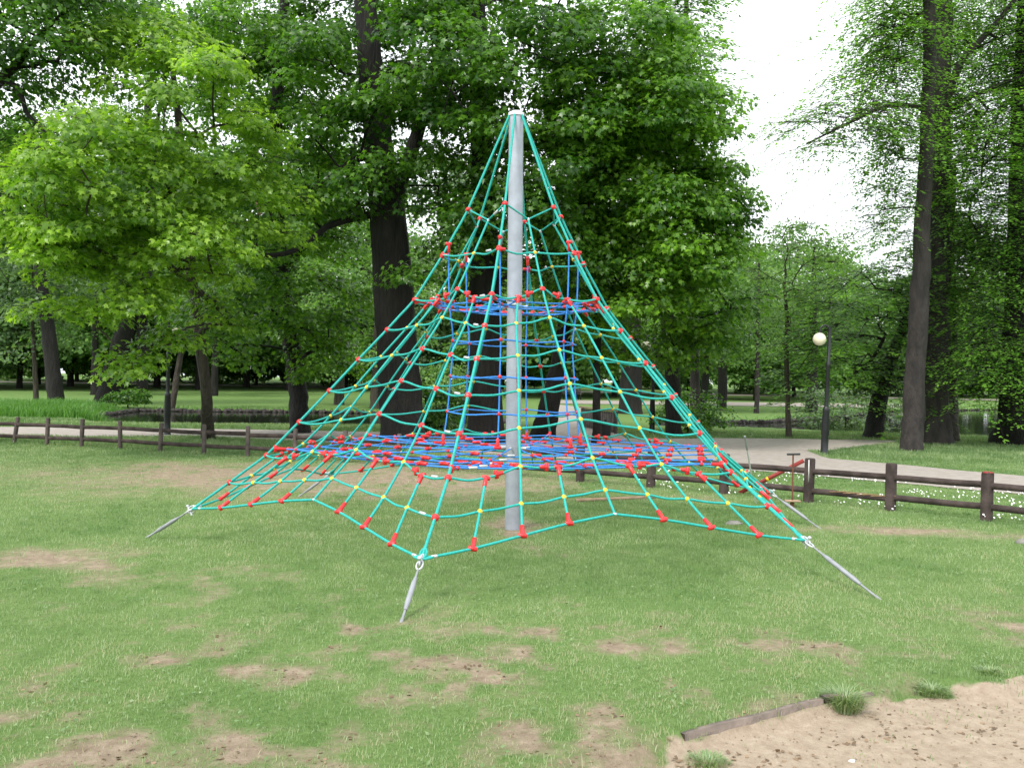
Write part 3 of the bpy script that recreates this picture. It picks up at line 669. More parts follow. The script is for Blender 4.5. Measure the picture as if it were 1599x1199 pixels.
def leaves(pos, nor, out, size, tone, kind='maple', rg=rng):
    V, F = {'maple': (MAPLE_V, MAPLE_F), 'oval': (OVAL_V, OVAL_F), 'quad': (QUAD_V, QUAD_F)}[kind]
    n = len(pos); N = nrm(nor); t = out+rg.normal(0, .7, (n, 3)); t = nrm(t-N*(t*N).sum(1)[:, None]); b = np.cross(N, t)
    W = pos[:, None]+size[:, None, None]*(V[None, :, 0:1]*b[:, None]+V[None, :, 1:2]*t[:, None]+V[None, :, 2:3]*N[:, None])
    Fi = (F[None]+np.arange(n)[:, None, None]*len(V)).reshape(-1, F.shape[1])
    return W.reshape(-1, 3), Fi, np.repeat(tone, len(V))
def make_tree(name, base, trunk, crowns, lmat, bmat, label, kind='maple', lsize=0.124, nleaf=99, crad=.75, seed=1, cat='tree', group=None, flat=.45, droop=.35, spray=False, fork=None, minh=1.8, limb_k=1., flare=1.22, lowtone=0., limbs=[]):
    """trunk: list of (world point, radius); crowns: (centre, (rx,ry,rz), clumps)"""
    rg = np.random.default_rng(seed); base = np.asarray(base, float); root = empty(name, base); T(root, label, cat, group)
    g = MB(); nodes = []; par = []; rad = []
    def trunk_tube(tr, fl):
        P = np.array([np.asarray(p, float) for p, r in tr])-base; R = np.array([r for p, r in tr])
        n_ = max(8, int(np.linalg.norm(P[-1]-P[0])/.35)); s = np.linspace(0, len(P)-1, n_)
        C = catmull(P, 12); s2 = np.linspace(0, 1, n_); Q = np.stack([np.interp(s2, np.linspace(0, 1, len(C)), C[:, a]) for a in range(3)], -1)
        r = np.interp(s2, np.linspace(0, 1, len(P)), R); Q += rg.normal(0, .012, Q.shape)*[1, 1, 0]
        if fl: 
            hh = Q[:, 2]; r = r*(1+(flare-1)*np.exp(-np.maximum(0, hh)/.28)); Q = np.vstack([Q[0]-[0, 0, .25], Q]); r = np.concatenate([[r[0]*1.1], r])
        g.tube(Q, r, 16 if r[0] > .12 else 10, wob=.16 if fl else .08)
        pi = -1
        for q, rr in zip(Q, r):
            nodes.append(q); par.append(pi); rad.append(rr); pi = len(nodes)-1
    trunk_tube(trunk, True)
    for l in limbs: trunk_tube(l, False)
    ntr = len(nodes); trn = np.array(nodes)
    # clump centres
    CL = []; OUT = []
    for ci, (c, R, n_) in enumerate(crowns):
        c = np.asarray(c, float)-base; R = np.asarray(R, float); k = 0; tries = 0; got = []
        while k < n_ and tries < 60*n_:
            tries += 1; d = rg.normal(0, 1, 3); d /= np.linalg.norm(d); q = d*R*rg.uniform(.35, 1.0)**.5; p = c+q
            if p[2] < (.2 if minh < .5 else .9): continue
            if got and min(np.linalg.norm((p-o)/(1, 1, .7)) for o in got) < crad*.62: continue
            if vnoise(np.array([(p[0]+p[1]*.6)*.55]), np.array([p[2]*.8]), seed)[0] < .14: continue
            got.append(p); CL.append(p); OUT.append(unit([q[0], q[1], q[2]*.3+.1])); k += 1
    CL = np.array(CL); OUT = np.array(OUT)
    hub = trn[:, None]-CL[None]; order = np.argsort(np.linalg.norm(hub, axis=2).min(0))
    kids = {}; tips = []; twig = []
    for ix in order:
        p = CL[ix]-OUT[ix]*crad*.3; A = np.array(nodes); d = np.linalg.norm(A-p, axis=1)
        hgt = A[:, 2]+base[2]; pen = np.where(hgt < min(minh, max(.6, p[2]+base[2]-.2)), 50, 0.)
        up = p[2]-A[:, 2]; pen = pen+np.maximum(0, -up+(.0 if spray else .1)*d)*(.3 if spray else .9); pen[:ntr] -= .15*d[:ntr]
        a = int(np.argmin(d+pen)); A0 = A[a]; L = np.linalg.norm(p-A0); m = max(2, int(L/.45)); pts = [A0]
        lat = rg.normal(0, .07*L, 3); pi = a
        mid = (A0+p)/2+lat+np.array([0, 0, (.04 if spray else .10)*L])
        for t in np.arange(1, m+1)/m:
            q = (1-t)**2*A0+2*t*(1-t)*mid+t*t*p+rg.normal(0, .02, 3)*(t < 1); nodes.append(q); par.append(pi); rad.append(0); pi = len(nodes)-1
        tips.append(pi)
        twig.append((a, ntr+0, m, len(nodes)))
    N_ = len(nodes); w_ = np.zeros(N_)
    for t in tips: w_[t] += 1
    for q in range(N_-1, ntr-1, -1):
        if par[q] >= 0: w_[par[q]] += w_[q]
    for a, _, m, end in twig:
        ids = list(range(end-m, end)); path = [a]+ids
        r = np.array([.011*limb_k*max(1, w_[q])**.46 for q in ids]); r0 = min(r[0]*1.15, rad[a] if a < ntr else r[0]*1.15); r = np.concatenate([[r0], r])
        g.tube(np.array([nodes[q] for q in path]), r, 7 if r[0] > .03 else 5, cap=False)
        for q, rr in zip(ids, r[1:]): rad[q] = rr
    # twigs + leaves
    lv = MB(); 
    for p, o in zip(CL, OUT):
        n_ = int(nleaf*rg.uniform(.7, 1.3)*(1.45 if kind == 'maple' else 1)); cr = crad*rg.uniform(.7, 1.25)
        oh = unit([o[0], o[1], 0]); sd = np.array([-oh[1], oh[0], 0])
        for _ in range(4):
            e = p+oh*rg.uniform(.1, .8)*cr+sd*rg.uniform(-.7, .7)*cr+np.array([0, 0, rg.uniform(-.3, .15)*cr]); g.tube([p-o*cr*.3, (p+e)/2+[0, 0, .05*cr], e], [.008, .006, .003], 4, cap=False)
        if spray:      # thin drooping fans of small leaves
            nf = max(4, n_//34)
            for f in range(nf):
                k = n_//nf; ang = rg.normal(0, .55); dr = unit(oh*math.cos(ang)+sd*math.sin(ang)); ds = np.array([-dr[1], dr[0], 0])
                st = p-oh*.4*cr+rg.normal(0, 1, 3)*np.array([.26, .26, .46])*cr; L = cr*rg.uniform(1.0, 1.9); sl = droop*rg.uniform(.7, 1.5)
                t = rg.random(k)**.85; wprof = np.sin(np.clip(t*.95+.1, 0, 1)*math.pi)**.8
                lateral = rg.uniform(-1, 1, k)*.20*L*wprof
                q = st+dr[None]*(t*L)[:, None]+ds[None]*lateral[:, None]+np.array([0, 0, -1.])[None]*(sl*t*t*L+.25*np.abs(lateral))[:, None]+rg.normal(0, .012, (k, 3))
                nn = np.array([0, 0, 1.])+dr*sl*1.2*t[:, None]+rg.normal(0, .14, (k, 3)); tone = np.clip(rg.normal(.42, .18, k)+rg.normal(0, .16), 0, 1)
                W, Fi, tn = leaves(q, nn, np.repeat(dr[None]*1.6, k, 0)-[0, 0, .3]+ds[None]*np.sign(lateral)[:, None], rg.uniform(.7, 1.25, k)*lsize, tone, kind, rg); lv.add(W, Fi, tn)
                g.tube([st, st+dr*L*.5-[0, 0, sl*.25*L], st+dr*L*.95-[0, 0, sl*.9*L]], [.007, .005, .002], 4, cap=False)
        else:
            u = rg.normal(0, 1, (n_, 3)); u = nrm(u)*(rg.random(n_)**.45)[:, None]
            q = u*[cr, cr, cr*flat]; q[:, 2] = np.where(q[:, 2] < 0, q[:, 2]*.7, q[:, 2]); hd = q@oh
            q[:, 2] -= droop*np.maximum(-.2*cr, hd)*.8
            nn = np.array([0, 0, .9])+nrm(q)*.55+oh*.30+rg.normal(0, .48, (n_, 3))
            tone = np.clip(.40+rg.normal(0, .24, n_)+rg.normal(0, .15), 0, 1)
            W, Fi, tn = leaves(p+q, nn, nrm(q)+oh*.5+[0, 0, -.45], rg.uniform(.65, 1.2, n_)*lsize, tone, kind, rg); lv.add(W, Fi, tn)
    br = g.build('trunk', bmat, root, True)
    cw = lv.build('crown', lmat, root)
    return root
def E(u, v, ru, rv, dep, ry, n): return (at(u, v, dep), (ru/FPX*dep, ry, rv/FPX*dep), n)
def TR(base, *pts):    # trunk through picture points: (u, v, depth, width px)
    return [(base, pts[0][3]/2/FPX*base[1])]+[(at(u, v, d), wpx/2/FPX*d) for u, v, d, wpx in pts[1:]]

# 1 bright maple on the left
b = foot(325, 686)
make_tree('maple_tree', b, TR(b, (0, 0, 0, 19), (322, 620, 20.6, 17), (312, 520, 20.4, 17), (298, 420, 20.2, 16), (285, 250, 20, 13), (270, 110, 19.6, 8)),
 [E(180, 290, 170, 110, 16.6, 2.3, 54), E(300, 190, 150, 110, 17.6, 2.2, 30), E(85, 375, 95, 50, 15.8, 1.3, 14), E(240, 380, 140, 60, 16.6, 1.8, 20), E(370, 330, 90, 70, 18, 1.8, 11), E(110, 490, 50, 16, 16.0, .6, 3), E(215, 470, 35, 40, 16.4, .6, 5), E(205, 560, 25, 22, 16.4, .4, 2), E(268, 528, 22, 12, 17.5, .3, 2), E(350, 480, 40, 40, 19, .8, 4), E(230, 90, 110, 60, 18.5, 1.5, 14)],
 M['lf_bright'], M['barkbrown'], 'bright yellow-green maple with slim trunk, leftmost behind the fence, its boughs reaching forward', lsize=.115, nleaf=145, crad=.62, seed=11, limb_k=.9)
# 2 middle-left maple
b = foot(468, 676)
make_tree('maple_tree', b, TR(b, (0, 0, 0, 30), (464, 600, 25, 27), (450, 500, 24.8, 26), (436, 400, 24.6, 24), (430, 200, 24.2, 20), (445, 0, 24, 14)),
 [E(430, 330, 140, 110, 22.5, 2.4, 44), E(390, 110, 150, 100, 23.5, 2.6, 40), E(480, 470, 95, 70, 23.5, 1.8, 18), E(370, 500, 90, 60, 22.8, 1.6, 14), E(520, 230, 60, 120, 23, 2, 14), E(330, 20, 130, 60, 24, 2.4, 16), E(500, 560, 60, 40, 24, 1, 6)],
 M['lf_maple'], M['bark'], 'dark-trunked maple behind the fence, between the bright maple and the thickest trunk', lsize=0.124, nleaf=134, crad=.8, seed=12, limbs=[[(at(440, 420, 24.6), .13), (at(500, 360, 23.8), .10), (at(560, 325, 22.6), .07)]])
# 3 giant trunk
b = foot(630, 692)
make_tree('maple_tree', b, TR(b, (0, 0, 0, 70), (624, 600, 21.8, 66), (616, 480, 21.7, 62), (606, 350, 21.6, 56), (588, 200, 21.5, 44), (575, 60, 21.4, 36), (560, -150, 21.3, 26)),
 [E(540, 80, 160, 110, 24.6, 2.0, 44), E(690, 110, 100, 110, 19.8, 2.2, 26), E(690, 40, 130, 110, 24.4, 2.0, 22), E(500, 130, 50, 110, 20.6, 1.4, 13), E(620, 10, 50, 30, 19.6, .9, 4), E(600, 255, 34, 26, 19.9, .6, 3), E(585, 160, 40, 50, 20, .7, 5), E(560, 300, 50, 40, 20.4, .8, 4), E(645, 430, 18, 24, 20.2, .4, 2), E(620, -180, 330, 120, 21.5, 4.0, 46), E(690, 300, 45, 80, 20.6, 1.2, 8), E(640, 200, 60, 60, 24, 1.4, 6)],
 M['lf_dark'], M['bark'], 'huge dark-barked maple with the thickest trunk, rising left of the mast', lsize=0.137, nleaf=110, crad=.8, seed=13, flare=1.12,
 limbs=[[(at(604, 345, 21.6), .20), (at(645, 230, 21.4), .17), (at(672, 140, 21.2), .15), (at(700, 20, 21), .10)], [(at(600, 330, 21.6), .11), (at(520, 350, 21.3), .085), (at(460, 392, 20.6), .065), (at(400, 400, 20), .04)], [(at(588, 200, 21.5), .14), (at(630, 130, 21.2), .11), (at(650, 105, 20.8), .07)], [(at(590, 230, 21.5), .12), (at(540, 260, 21), .09), (at(480, 300, 20.6), .06)]])
g = MB(); q0 = at(399, 402, 20.3)-np.array(b); q1 = at(401, 312, 20.3)-np.array(b)
g.tube([at(400, 398, 20.1)-b, at(399, 360, 20.3)-b, at(402, 335, 20.3)-b], [.045, .04, .045], 7); g.build('broken_limb', M['bark'], bpy.data.objects['maple_tree.002'], True)
g = MB(); g.tube([at(407, 335, 20.3)-b, at(403, 325, 20.3)-b, at(399, 312, 20.3)-b], [.05, .045, .01], 6); g.build('torn_wood', M['freshwood'], bpy.data.objects['maple_tree.002'])
# 4 trunk behind the mast
b = foot(760, 690)
make_tree('maple_tree', b, TR(b, (0, 0, 0, 56), (758, 600, 21.9, 50), (757, 480, 21.9, 48), (756, 350, 21.8, 42), (750, 180, 21.7, 32), (745, -60, 21.6, 22)),
 [E(800, 150, 170, 120, 20, 2.6, 54), E(790, 320, 110, 70, 20.4, 2.0, 18), E(830, -60, 250, 90, 21, 3.2, 34), E(880, 270, 80, 90, 20, 2.0, 18), E(720, 390, 60, 40, 20.6, 1.2, 5), E(880, 400, 70, 50, 20.4, 1.4, 8)],
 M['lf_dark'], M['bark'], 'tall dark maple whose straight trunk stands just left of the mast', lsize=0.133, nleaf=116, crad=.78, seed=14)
# 5 leaning trunk right of the mast
b = foot(848, 684)
make_tree('maple_tree', b, TR(b, (0, 0, 0, 36), (858, 630, 22.8, 30), (874, 560, 22.8, 24), (886, 470, 22.7, 20), (905, 350, 22.6, 16), (925, 200, 22.5, 9)),
 [E(930, 350, 90, 90, 22, 1.8, 20), E(900, 470, 80, 50, 22, 1.5, 10), E(960, 180, 90, 90, 21.5, 1.8, 22)],
 M['lf_maple'], M['bark'], 'maple with a trunk leaning right, seen just right of the mast beside the path', lsize=0.133, nleaf=105, crad=.75, seed=15)
# 6 slim straight trunk
b = foot(931, 692)
make_tree('maple_tree', b, TR(b, (0, 0, 0, 13), (932, 600, 21.8, 12), (933, 480, 21.8, 11), (934, 360, 21.7, 9), (938, 250, 21.6, 6)),
 [E(950, 300, 60, 90, 21, 1.2, 14), E(965, 510, 50, 40, 21.4, .9, 6)], M['lf_maple'], M['bark'], 'slim straight maple trunk standing in front of the boarded railing', lsize=0.124, nleaf=99, crad=.65, seed=16)
# 7 lit maple right of the mast
b = foot(1052, 680)
make_tree('maple_tree', b, TR(b, (0, 0, 0, 24), (1050, 600, 26, 22), (1042, 500, 25.6, 20), (1030, 350, 25, 17), (1020, 150, 24.5, 10)),
 [E(1030, 200, 100, 120, 20.6, 2.4, 62), E(1060, 290, 100, 60, 20.8, 1.8, 30), E(950, 310, 80, 60, 21, 1.8, 18), E(1060, 360, 100, 100, 20.6, 2.2, 46), E(960, 440, 90, 80, 20.8, 2.0, 30), E(1090, 470, 80, 60, 21.4, 1.8, 20), E(930, 180, 90, 100, 20.2, 2.0, 28), E(980, 70, 120, 60, 20.8, 2.2, 22), E(1000, 540, 80, 40, 22, 1.4, 10), E(1110, 540, 60, 35, 22.5, 1.2, 7)],
 M['lf_maple'], M['bark'], 'broad leafy maple with sunlit crown right of the mast, edge of the open sky', lsize=0.124, nleaf=130, crad=.72, seed=17)
b = col_at(222, 47)
make_tree('lime_tree', b, TR(b, (0, 0, 0, 17), (222, 500, 47, 15), (225, 300, 47, 13), (235, 100, 47, 10), (240, -80, 47, 7)),
 [E(250, 90, 230, 120, 45, 4.2, 60), E(120, 230, 120, 90, 45, 3.6, 26), E(420, 150, 120, 130, 45, 3.6, 30), E(300, -60, 250, 60, 46, 4, 18)],
 M['lf_dark'], M['bark'], 'tall dark tree filling the gap high behind the bright maple', 'oval', .22, 160, 1.4, 26)
# 8 feathery tree behind its crown
b = col_at(1085, 31)
make_tree('beech_tree', b, TR(b, (0, 0, 0, 16), (1085, 560, 31, 14), (1080, 350, 30.5, 12), (1075, 100, 30, 8), (1070, -80, 30, 5)),
 [E(1055, 80, 70, 130, 28, 2.2, 40), E(1090, 250, 45, 90, 28, 2, 18), E(1010, -30, 80, 80, 28, 2.2, 20), E(1100, 430, 60, 80, 29, 2, 12)], M['lf_beech'], M['barkgrey'], 'feathery fine-leaved tree showing behind the crown at the left edge of the open sky', 'oval', .13, 230, 1.05, 18, spray=True, droop=.25)
# 9 off-frame tree, far left
b = col_at(-150, 18.5)
make_tree('lime_tree', b, TR(b, (0, 0, 0, 60), (-145, 550, 18.5, 52), (-135, 400, 18.5, 46), (-110, 200, 18.4, 36), (-90, -50, 18.2, 22)),
 [E(40, 40, 120, 80, 17.5, 2.2, 30), E(-20, 190, 100, 80, 17.4, 2.0, 18), E(120, 0, 110, 50, 18, 2.0, 16), E(-60, -120, 250, 80, 18.5, 3, 18), E(-20, 330, 60, 60, 17.4, 1.4, 8)],
 M['lf_dark'], M['bark'], 'dark tree leaning in over the top left corner with bare lower boughs', 'oval', .14, 190, .85, 19, limbs=[[(at(-110, 200, 18.4), .14), (at(-20, 150, 17.8), .09), (at(50, 70, 17.4), .06), (at(100, 20, 17.2), .03)], [(at(-60, 100, 18.2), .08), (at(20, 130, 17.6), .06), (at(45, 180, 17.4), .04), (at(80, 215, 17.2), .02)]])
# ---- right hand side
b = foot(1232, 684)
make_tree('young_tree', b, TR(b, (0, 0, 0, 9), (1229, 600, 26.5, 7.5), (1228, 500, 26.4, 6.5), (1226, 440, 26.3, 4), (1230, 385, 26.2, 2)),
 [E(1230, 400, 75, 70, 26.3, 1.3, 32), E(1225, 500, 65, 55, 26.3, 1.1, 14)], M['lf_pale'], M['barkbrown'], 'slender young tree with thin light foliage left of the right-hand lamp', 'oval', .11, 75, .6, 20, minh=2.4, limb_k=.7)
b = foot(1362, 684)
make_tree('leaning_tree', b, TR(b, (0, 0, 0, 26), (1368, 650, 27, 26), (1376, 610, 27, 22), (1392, 560, 27, 19), (1415, 500, 26.8, 15), (1440, 420, 26.6, 11)),
 [E(1350, 480, 110, 70, 26, 2.4, 34), E(1300, 560, 90, 50, 26, 2.0, 18), E(1440, 420, 80, 50, 26, 2.0, 20), E(1430, 360, 40, 30, 26, 1.2, 4), E(1400, 590, 40, 25, 26, 1, 5)],
 M['lf_beech'], M['bark'], 'crooked dark tree leaning right between the lamp and the twin trunks', 'oval', .12, 260, 1.0, 21, spray=True, droop=.25, minh=2.0)
b = foot(1424, 704)
make_tree('beech_tree', b, TR(b, (0, 0, 0, 33), (1428, 600, 22, 30), (1436, 450, 22, 27), (1443, 300, 22, 22), (1450, 100, 22, 19), (1452, -80, 22, 15)),
 [E(1395, 90, 36, 70, 22.2, .9, 15), E(1320, 185, 95, 26, 21.6, .8, 15), E(1395, 0, 34, 60, 22.4, .9, 9), E(1400, 220, 26, 40, 22, .7, 6), E(1375, 330, 26, 30, 22.4, .6, 3), E(1490, -120, 110, 70, 22, 2.5, 14)],
 M['lf_beech'], M['barkgrey'], 'front trunk of the twin beeches, its drooping sprays reaching left across the sky', 'oval', .095, 500, 1.12, 22, spray=True, droop=.45, flare=1.12, limbs=[[(at(1441, 168, 22), .07), (at(1390, 165, 21.9), .055), (at(1330, 190, 21.7), .04), (at(1260, 225, 21.5), .02)]])
b = foot(1458, 693)
make_tree('beech_tree', b, TR(b, (0, 0, 0, 50), (1458, 600, 24.6, 43), (1462, 450, 24.6, 38), (1466, 300, 24.6, 34), (1468, 160, 24.6, 30), (1474, 0, 24.6, 25), (1478, -150, 24.6, 18)),
 [E(1540, 110, 80, 120, 25.2, 1.8, 40), E(1430, 60, 60, 90, 27.5, 1.4, 10), E(1530, 300, 65, 100, 24.6, 1.6, 26), E(1525, 400, 40, 60, 26.5, 1.2, 6), E(1575, -60, 80, 70, 24.6, 2.0, 12), E(1430, 330, 60, 60, 27.5, 1.4, 5)],
 M['lf_beech'], M['barkgrey'], 'rear, thicker trunk of the twin beeches on the right', 'oval', .095, 500, 1.125, 23, spray=True, droop=.4, flare=1.15,
 limbs=[[(at(1472, 172, 24.6), .13), (at(1500, 100, 24.2), .10), (at(1560, 30, 24), .07), (at(1600, -20, 24), .05)], [(at(1472, 178, 24.6), .09), (at(1530, 145, 24), .06), (at(1595, 120, 23.5), .04)]])
b = foot(1489, 690)
make_tree('beech_tree', b, TR(b, (0, 0, 0, 15), (1489, 620, 27, 13), (1488, 540, 27, 12), (1486, 400, 27, 10), (1490, 250, 27, 6)),
 [E(1510, 400, 60, 60, 26.5, 1.5, 12), E(1510, 520, 60, 40, 26, 1.4, 10)], M['lf_beech'], M['barkbrown'], 'thin reddish trunk just right of the twin beeches', 'oval', .11, 260, .9, 24, spray=True)
b = foot(1588, 694)
make_tree('beech_tree', b, TR(b, (0, 0, 0, 62), (1588, 620, 24.3, 50), (1594, 450, 24.3, 46), (1600, 250, 24.3, 40), (1606, 0, 24.3, 30), (1610, -150, 24.3, 20)),
 [E(1552, 440, 45, 80, 23.5, 1.2, 12), E(1550, 560, 50, 34, 23, 1.0, 9), E(1535, 500, 60, 70, 27.5, 1.5, 9), E(1660, 300, 80, 150, 23, 2.4, 20), E(1550, 230, 40, 80, 22.6, 1.4, 14), E(1650, 560, 80, 50, 22.5, 1.6, 8), E(1650, 60, 100, 100, 24, 2.4, 14)],
 M['lf_beech'], M['bark'], 'massive dark beech trunk cut by the right edge of the view', 'oval', .095, 500, 1.12, 25, spray=True, droop=.3, flare=1.3)
# ---- middle distance
def midtree(u, dep, h, wpx, lab, m='lf_far', bark='bark', leanpx=0, seed=50, R=None, n=34, low=.28, ls=.2, kind='quad', nl=150, cr=1.3, name='park_tree'):
    b = col_at(u, dep); R = R or h*.33; r0 = wpx/2/FPX*dep; dx = leanpx/FPX*dep
    tr = [(b, r0), (b+[dx*.4, 0, h*.25], r0*.85), (b+[dx, 0, h*.55], r0*.6), (b+[dx*1.1, 0, h*.9], r0*.25)]
    return make_tree(name, b, tr, [(b+[dx, 0, h*(low+1)/2], (R, R, h*(1-low)/2), n)], M[m], M[bark], lab, kind, ls, nl, cr, seed, minh=h*low*.6, flare=1.12)
midtree(88, 42, 13, 24, 'dark trunk leaning slightly left on the far bank beside the reeds', 'lf_grey', leanpx=-30, seed=51, R=3.6)
midtree(57, 44, 8, 8, 'thin young tree left of the dark leaning trunk on the far bank', 'lf_grey', 'barkbrown', seed=52, R=1.7, n=12, leanpx=-8)
midtree(166, 47, 13, 34, 'stout double tree leaning right at the pond edge behind the bright maple', 'lf_grey', leanpx=60, seed=53, R=4)
midtree(148, 60, 12, 12, 'small upright trunk behind the stout leaning tree', 'lf_far', seed=54, R=3.6)
midtree(268, 41, 9, 10, 'thin curved tree leaning right behind the left lamp', 'lf_far', 'barkbrown', leanpx=30, seed=55, R=2.2, n=16)
midtree(335, 62, 11, 11, 'small round-crowned tree on the far lawn behind the slim maple trunk', 'lf_far', seed=56, R=4)
midtree(592, 45, 11, 26, 'pale bushy willow on the bank just left of the thickest trunk', 'lf_pale', 'barkbrown', seed=57, R=3.2, low=.08, n=46)
midtree(530, 50, 12, 16, 'pale grey-green willow left of the thick trunk at the water', 'lf_pale', 'barkbrown', seed=58, R=3.2, low=.08, n=44)
midtree(1098, 50, 9, 12, 'small dark tree with short trunk on the lawn beyond the path bend', 'lf_far', seed=59, R=3.2, leanpx=8)
midtree(1128, 56, 10, 15, 'low round tree with dark stem right of the small dark tree', 'lf_far', seed=60, R=3.2)
midtree(1182, 48, 10.5, 8, 'pale thin-stemmed tree left of the slender young tree', 'lf_pale', 'barkgrey', seed=61, R=2.8, n=26)
midtree(1268, 52, 11, 18, 'green tree standing directly behind the right-hand lamp', 'lf_far', seed=62, R=3.6)
midtree(985, 44, 11, 36, 'wide dark trunk behind the path bend, right of the slim maple', 'lf_far', seed=63, R=4)
# ---- far tree line: copies of four
protos = []
for q, (mt, sd) in enumerate((('lf_far', 71), ('lf_grey', 72), ('lf_pale', 73), ('lf_far', 74))):
    base = np.array([0., 0, 0]); h = 13
    r = make_tree('background_tree', base, [(base, .15), (base+[.1, 0, 4], .12), (base+[0, .2, 8], .09), (base+[0, 0, 12], .04)],
      [((0, 0, 7.5), (4.2, 4.2, 5.6), 52), ((1.0, 0, 3.4), (4, 3.5, 1.9), 24)], M[mt], M['bark'], 'one of the leafy trees in the distant tree line beyond the ponds', 'quad', .30, 170, 1.55, sd, group='trees of the distant tree line', minh=2)
    protos.append(r)
used = set()
def copy_tree(o, loc, rz, sc):
    if o.name not in used: used.add(o.name); c = o
    else:
        c = o.copy(); COL.objects.link(c)
        for ch in o.children:
            d = ch.copy(); COL.objects.link(d); d.parent = c
    c.location = loc; c.rotation_euler = (0, 0, rz); c.scale = sc; return c
rr = random.Random(5)
FAR = [(-380, 70, 1.0), (-250, 62, 1.1), (-120, 75, 1.1), (-20, 66, 1.05), (60, 80, 1.2), (120, 90, 1.15), (200, 78, 1.1), (270, 92, 1.1), (340, 100, 1.2), (400, 88, .95), (470, 98, 1.15), (540, 84, 1.1), (600, 96, 1.1), (660, 76, 1.05), (720, 100, 1.2), (780, 92, 1.1), (840, 110, 1.2), (905, 118, 1.2), (960, 104, 1.15), (1020, 80, .95), (1075, 92, 1.2), (1130, 84, 1.1), (1180, 70, .98), (1240, 80, 1.18), (1290, 76, 1.08), (1335, 88, 1.1), (1385, 92, 1.0), (1430, 84, 1.15), (1490, 88, 1.3), (1550, 92, 1.3), (1610, 86, 1.35), (1680, 80, 1.2), (1780, 78, 1.2), (1900, 80, 1.2),
       (-60, 74, 1.6), (30, 70, 1.5), (110, 76, 1.6), (190, 72, 1.6), (245, 78, 1.6), (310, 74, 1.6), (385, 80, 1.7), (450, 76, 1.6), (520, 82, 1.7), (690, 78, 1.6), (800, 70, 1.35), (870, 76, 1.3), (960, 74, 1.3), (-60, 110, 1.3), (160, 118, 1.3), (420, 122, 1.3), (640, 124, 1.3), (1000, 126, 1.3), (1160, 122, 1.15), (1310, 118, 1.05), (1500, 120, 1.3)]
for n_, (u, dep, s) in enumerate(FAR):
    copy_tree(protos[(n_*3+n_//5) % 4], col_at(u, dep)-np.array([0, 0, .1]), rr.uniform(0, 6.28), (s*rr.uniform(.9, 1.15), s*rr.uniform(.9, 1.15), s*rr.uniform(.92, 1.06)))
# ---- shrubs
def shrub(u, dep, R, H, lab, m, seed, ls=.12, n=22, nl=130, kind='quad', group=None):
    b = col_at(u, dep); return make_tree('shrub', b, [(b, .04), (b+[.03, 0, H*.4], .03), (b+[0, 0, H*.75], .015)], [(b+[0, 0, H*.5], (R, R*.8, H*.5), n)], M[m], M['bark'], lab, kind, ls, nl, max(.35, R*.42), seed, cat='shrub', group=group, minh=.1, flare=1.)
def shrub_safe(*a, **k): return shrub(*a, **k)
shrub(665, 24.5, 1.15, 1.5, 'dark leafy bush at the foot of the thickest trunk', 'lf_dark', 81, .10, 26)
shrub(1075, 27.5, 1.2, 1.5, 'light green bush beside the path right of the boarded railing', 'lf_maple', 82, .10, 24)
shrub(700, 40, 2.5, 3.0, 'pale thicket at the water behind the straight dark trunk', 'lf_pale', 83, .16, 30)
shrub(1320, 36, 2.4, 2.2, 'grey-green twiggy thicket overhanging the water right of the lamp', 'lf_grey', 84, .13, 22)
shrub(200, 41, 1.0, .9, 'dark low bush at the pond edge at the end of the reeds', 'lf_dark', 85, .12, 12)
sp = []
for q in range(2):
    base = np.array([0., 0, 0]); sp.append(make_tree('hedge_bush', base, [(base, .06), (base+[0, 0, 1.2], .04), (base+[0, 0, 2.4], .02)], [((0, 0, 1.6), (3.2, 1.6, 1.7), 34)], M[('lf_far', 'lf_pale')[q]], M['bark'], 'one of the green bushes of the hedge along the far path', 'quad', .26, 150, .9, 90+q, cat='bush', group='bushes of the far hedge', minh=.2, flare=1))
for n_ in range(60):
    x = -80+n_*2.9; y = 92+4*math.sin(n_*1.7)+ (6 if 5 < x < 22 else 0); copy_tree(sp[n_ % 2], np.array([x, y, zt1(x, y)-.1]), rr.uniform(-.4, .4), (1.1, 1.1, rr.uniform(1.2, 1.9)))

# ------------------------------------------------------------------ grass and other ground cover
def blades(n, dlo, dhi, pw, hgt, wid, xr=.66, mask=None, seed=3, rigid=.0):
    rg = np.random.default_rng(seed); u = rg.random(n); d = (dlo**pw+u*(dhi**pw-dlo**pw))**(1/pw); x = d*rg.uniform(-xr, xr, n); return x, d, rg
def blade_mesh(x, y, h, wd, tone, rg, seg=2, name='grass'):
    n = len(x); z = zt(x, y); a = rg.uniform(0, 2*math.pi, n); ld = rg.uniform(0, 2*math.pi, n); l = h*np.abs(rg.normal(0, .55, n))
    ca, sa = np.cos(a)*wd/2, np.sin(a)*wd/2; lx, ly = np.cos(ld)*l, np.sin(ld)*l
    P = np.stack([np.stack([x-ca, y-sa, z-.004], -1), np.stack([x+ca, y+sa, z-.004], -1), np.stack([x+ca*.8+lx*.35, y+sa*.8+ly*.35, z+h*.6], -1), np.stack([x-ca*.8+lx*.35, y-sa*.8+ly*.35, z+h*.6], -1), np.stack([x+lx, y+ly, z+h*.95], -1)], 1)
    b = np.arange(n)[:, None]*5; g = MB(); g.add(P.reshape(-1, 3), b+np.array([[0, 1, 2, 3]]), np.repeat(tone, 5)); g.f.append((b+np.array([[3, 2, 4]]), g.n-n*5)); return g
x, y, rg = blades(620000, 3.2, 30, .75, 0, 0)
bm = bare_mask(x, y); sm = sand_mask(x, y)*(1-.12*(fbm(x*5, y*5, 51, 3) > .62))
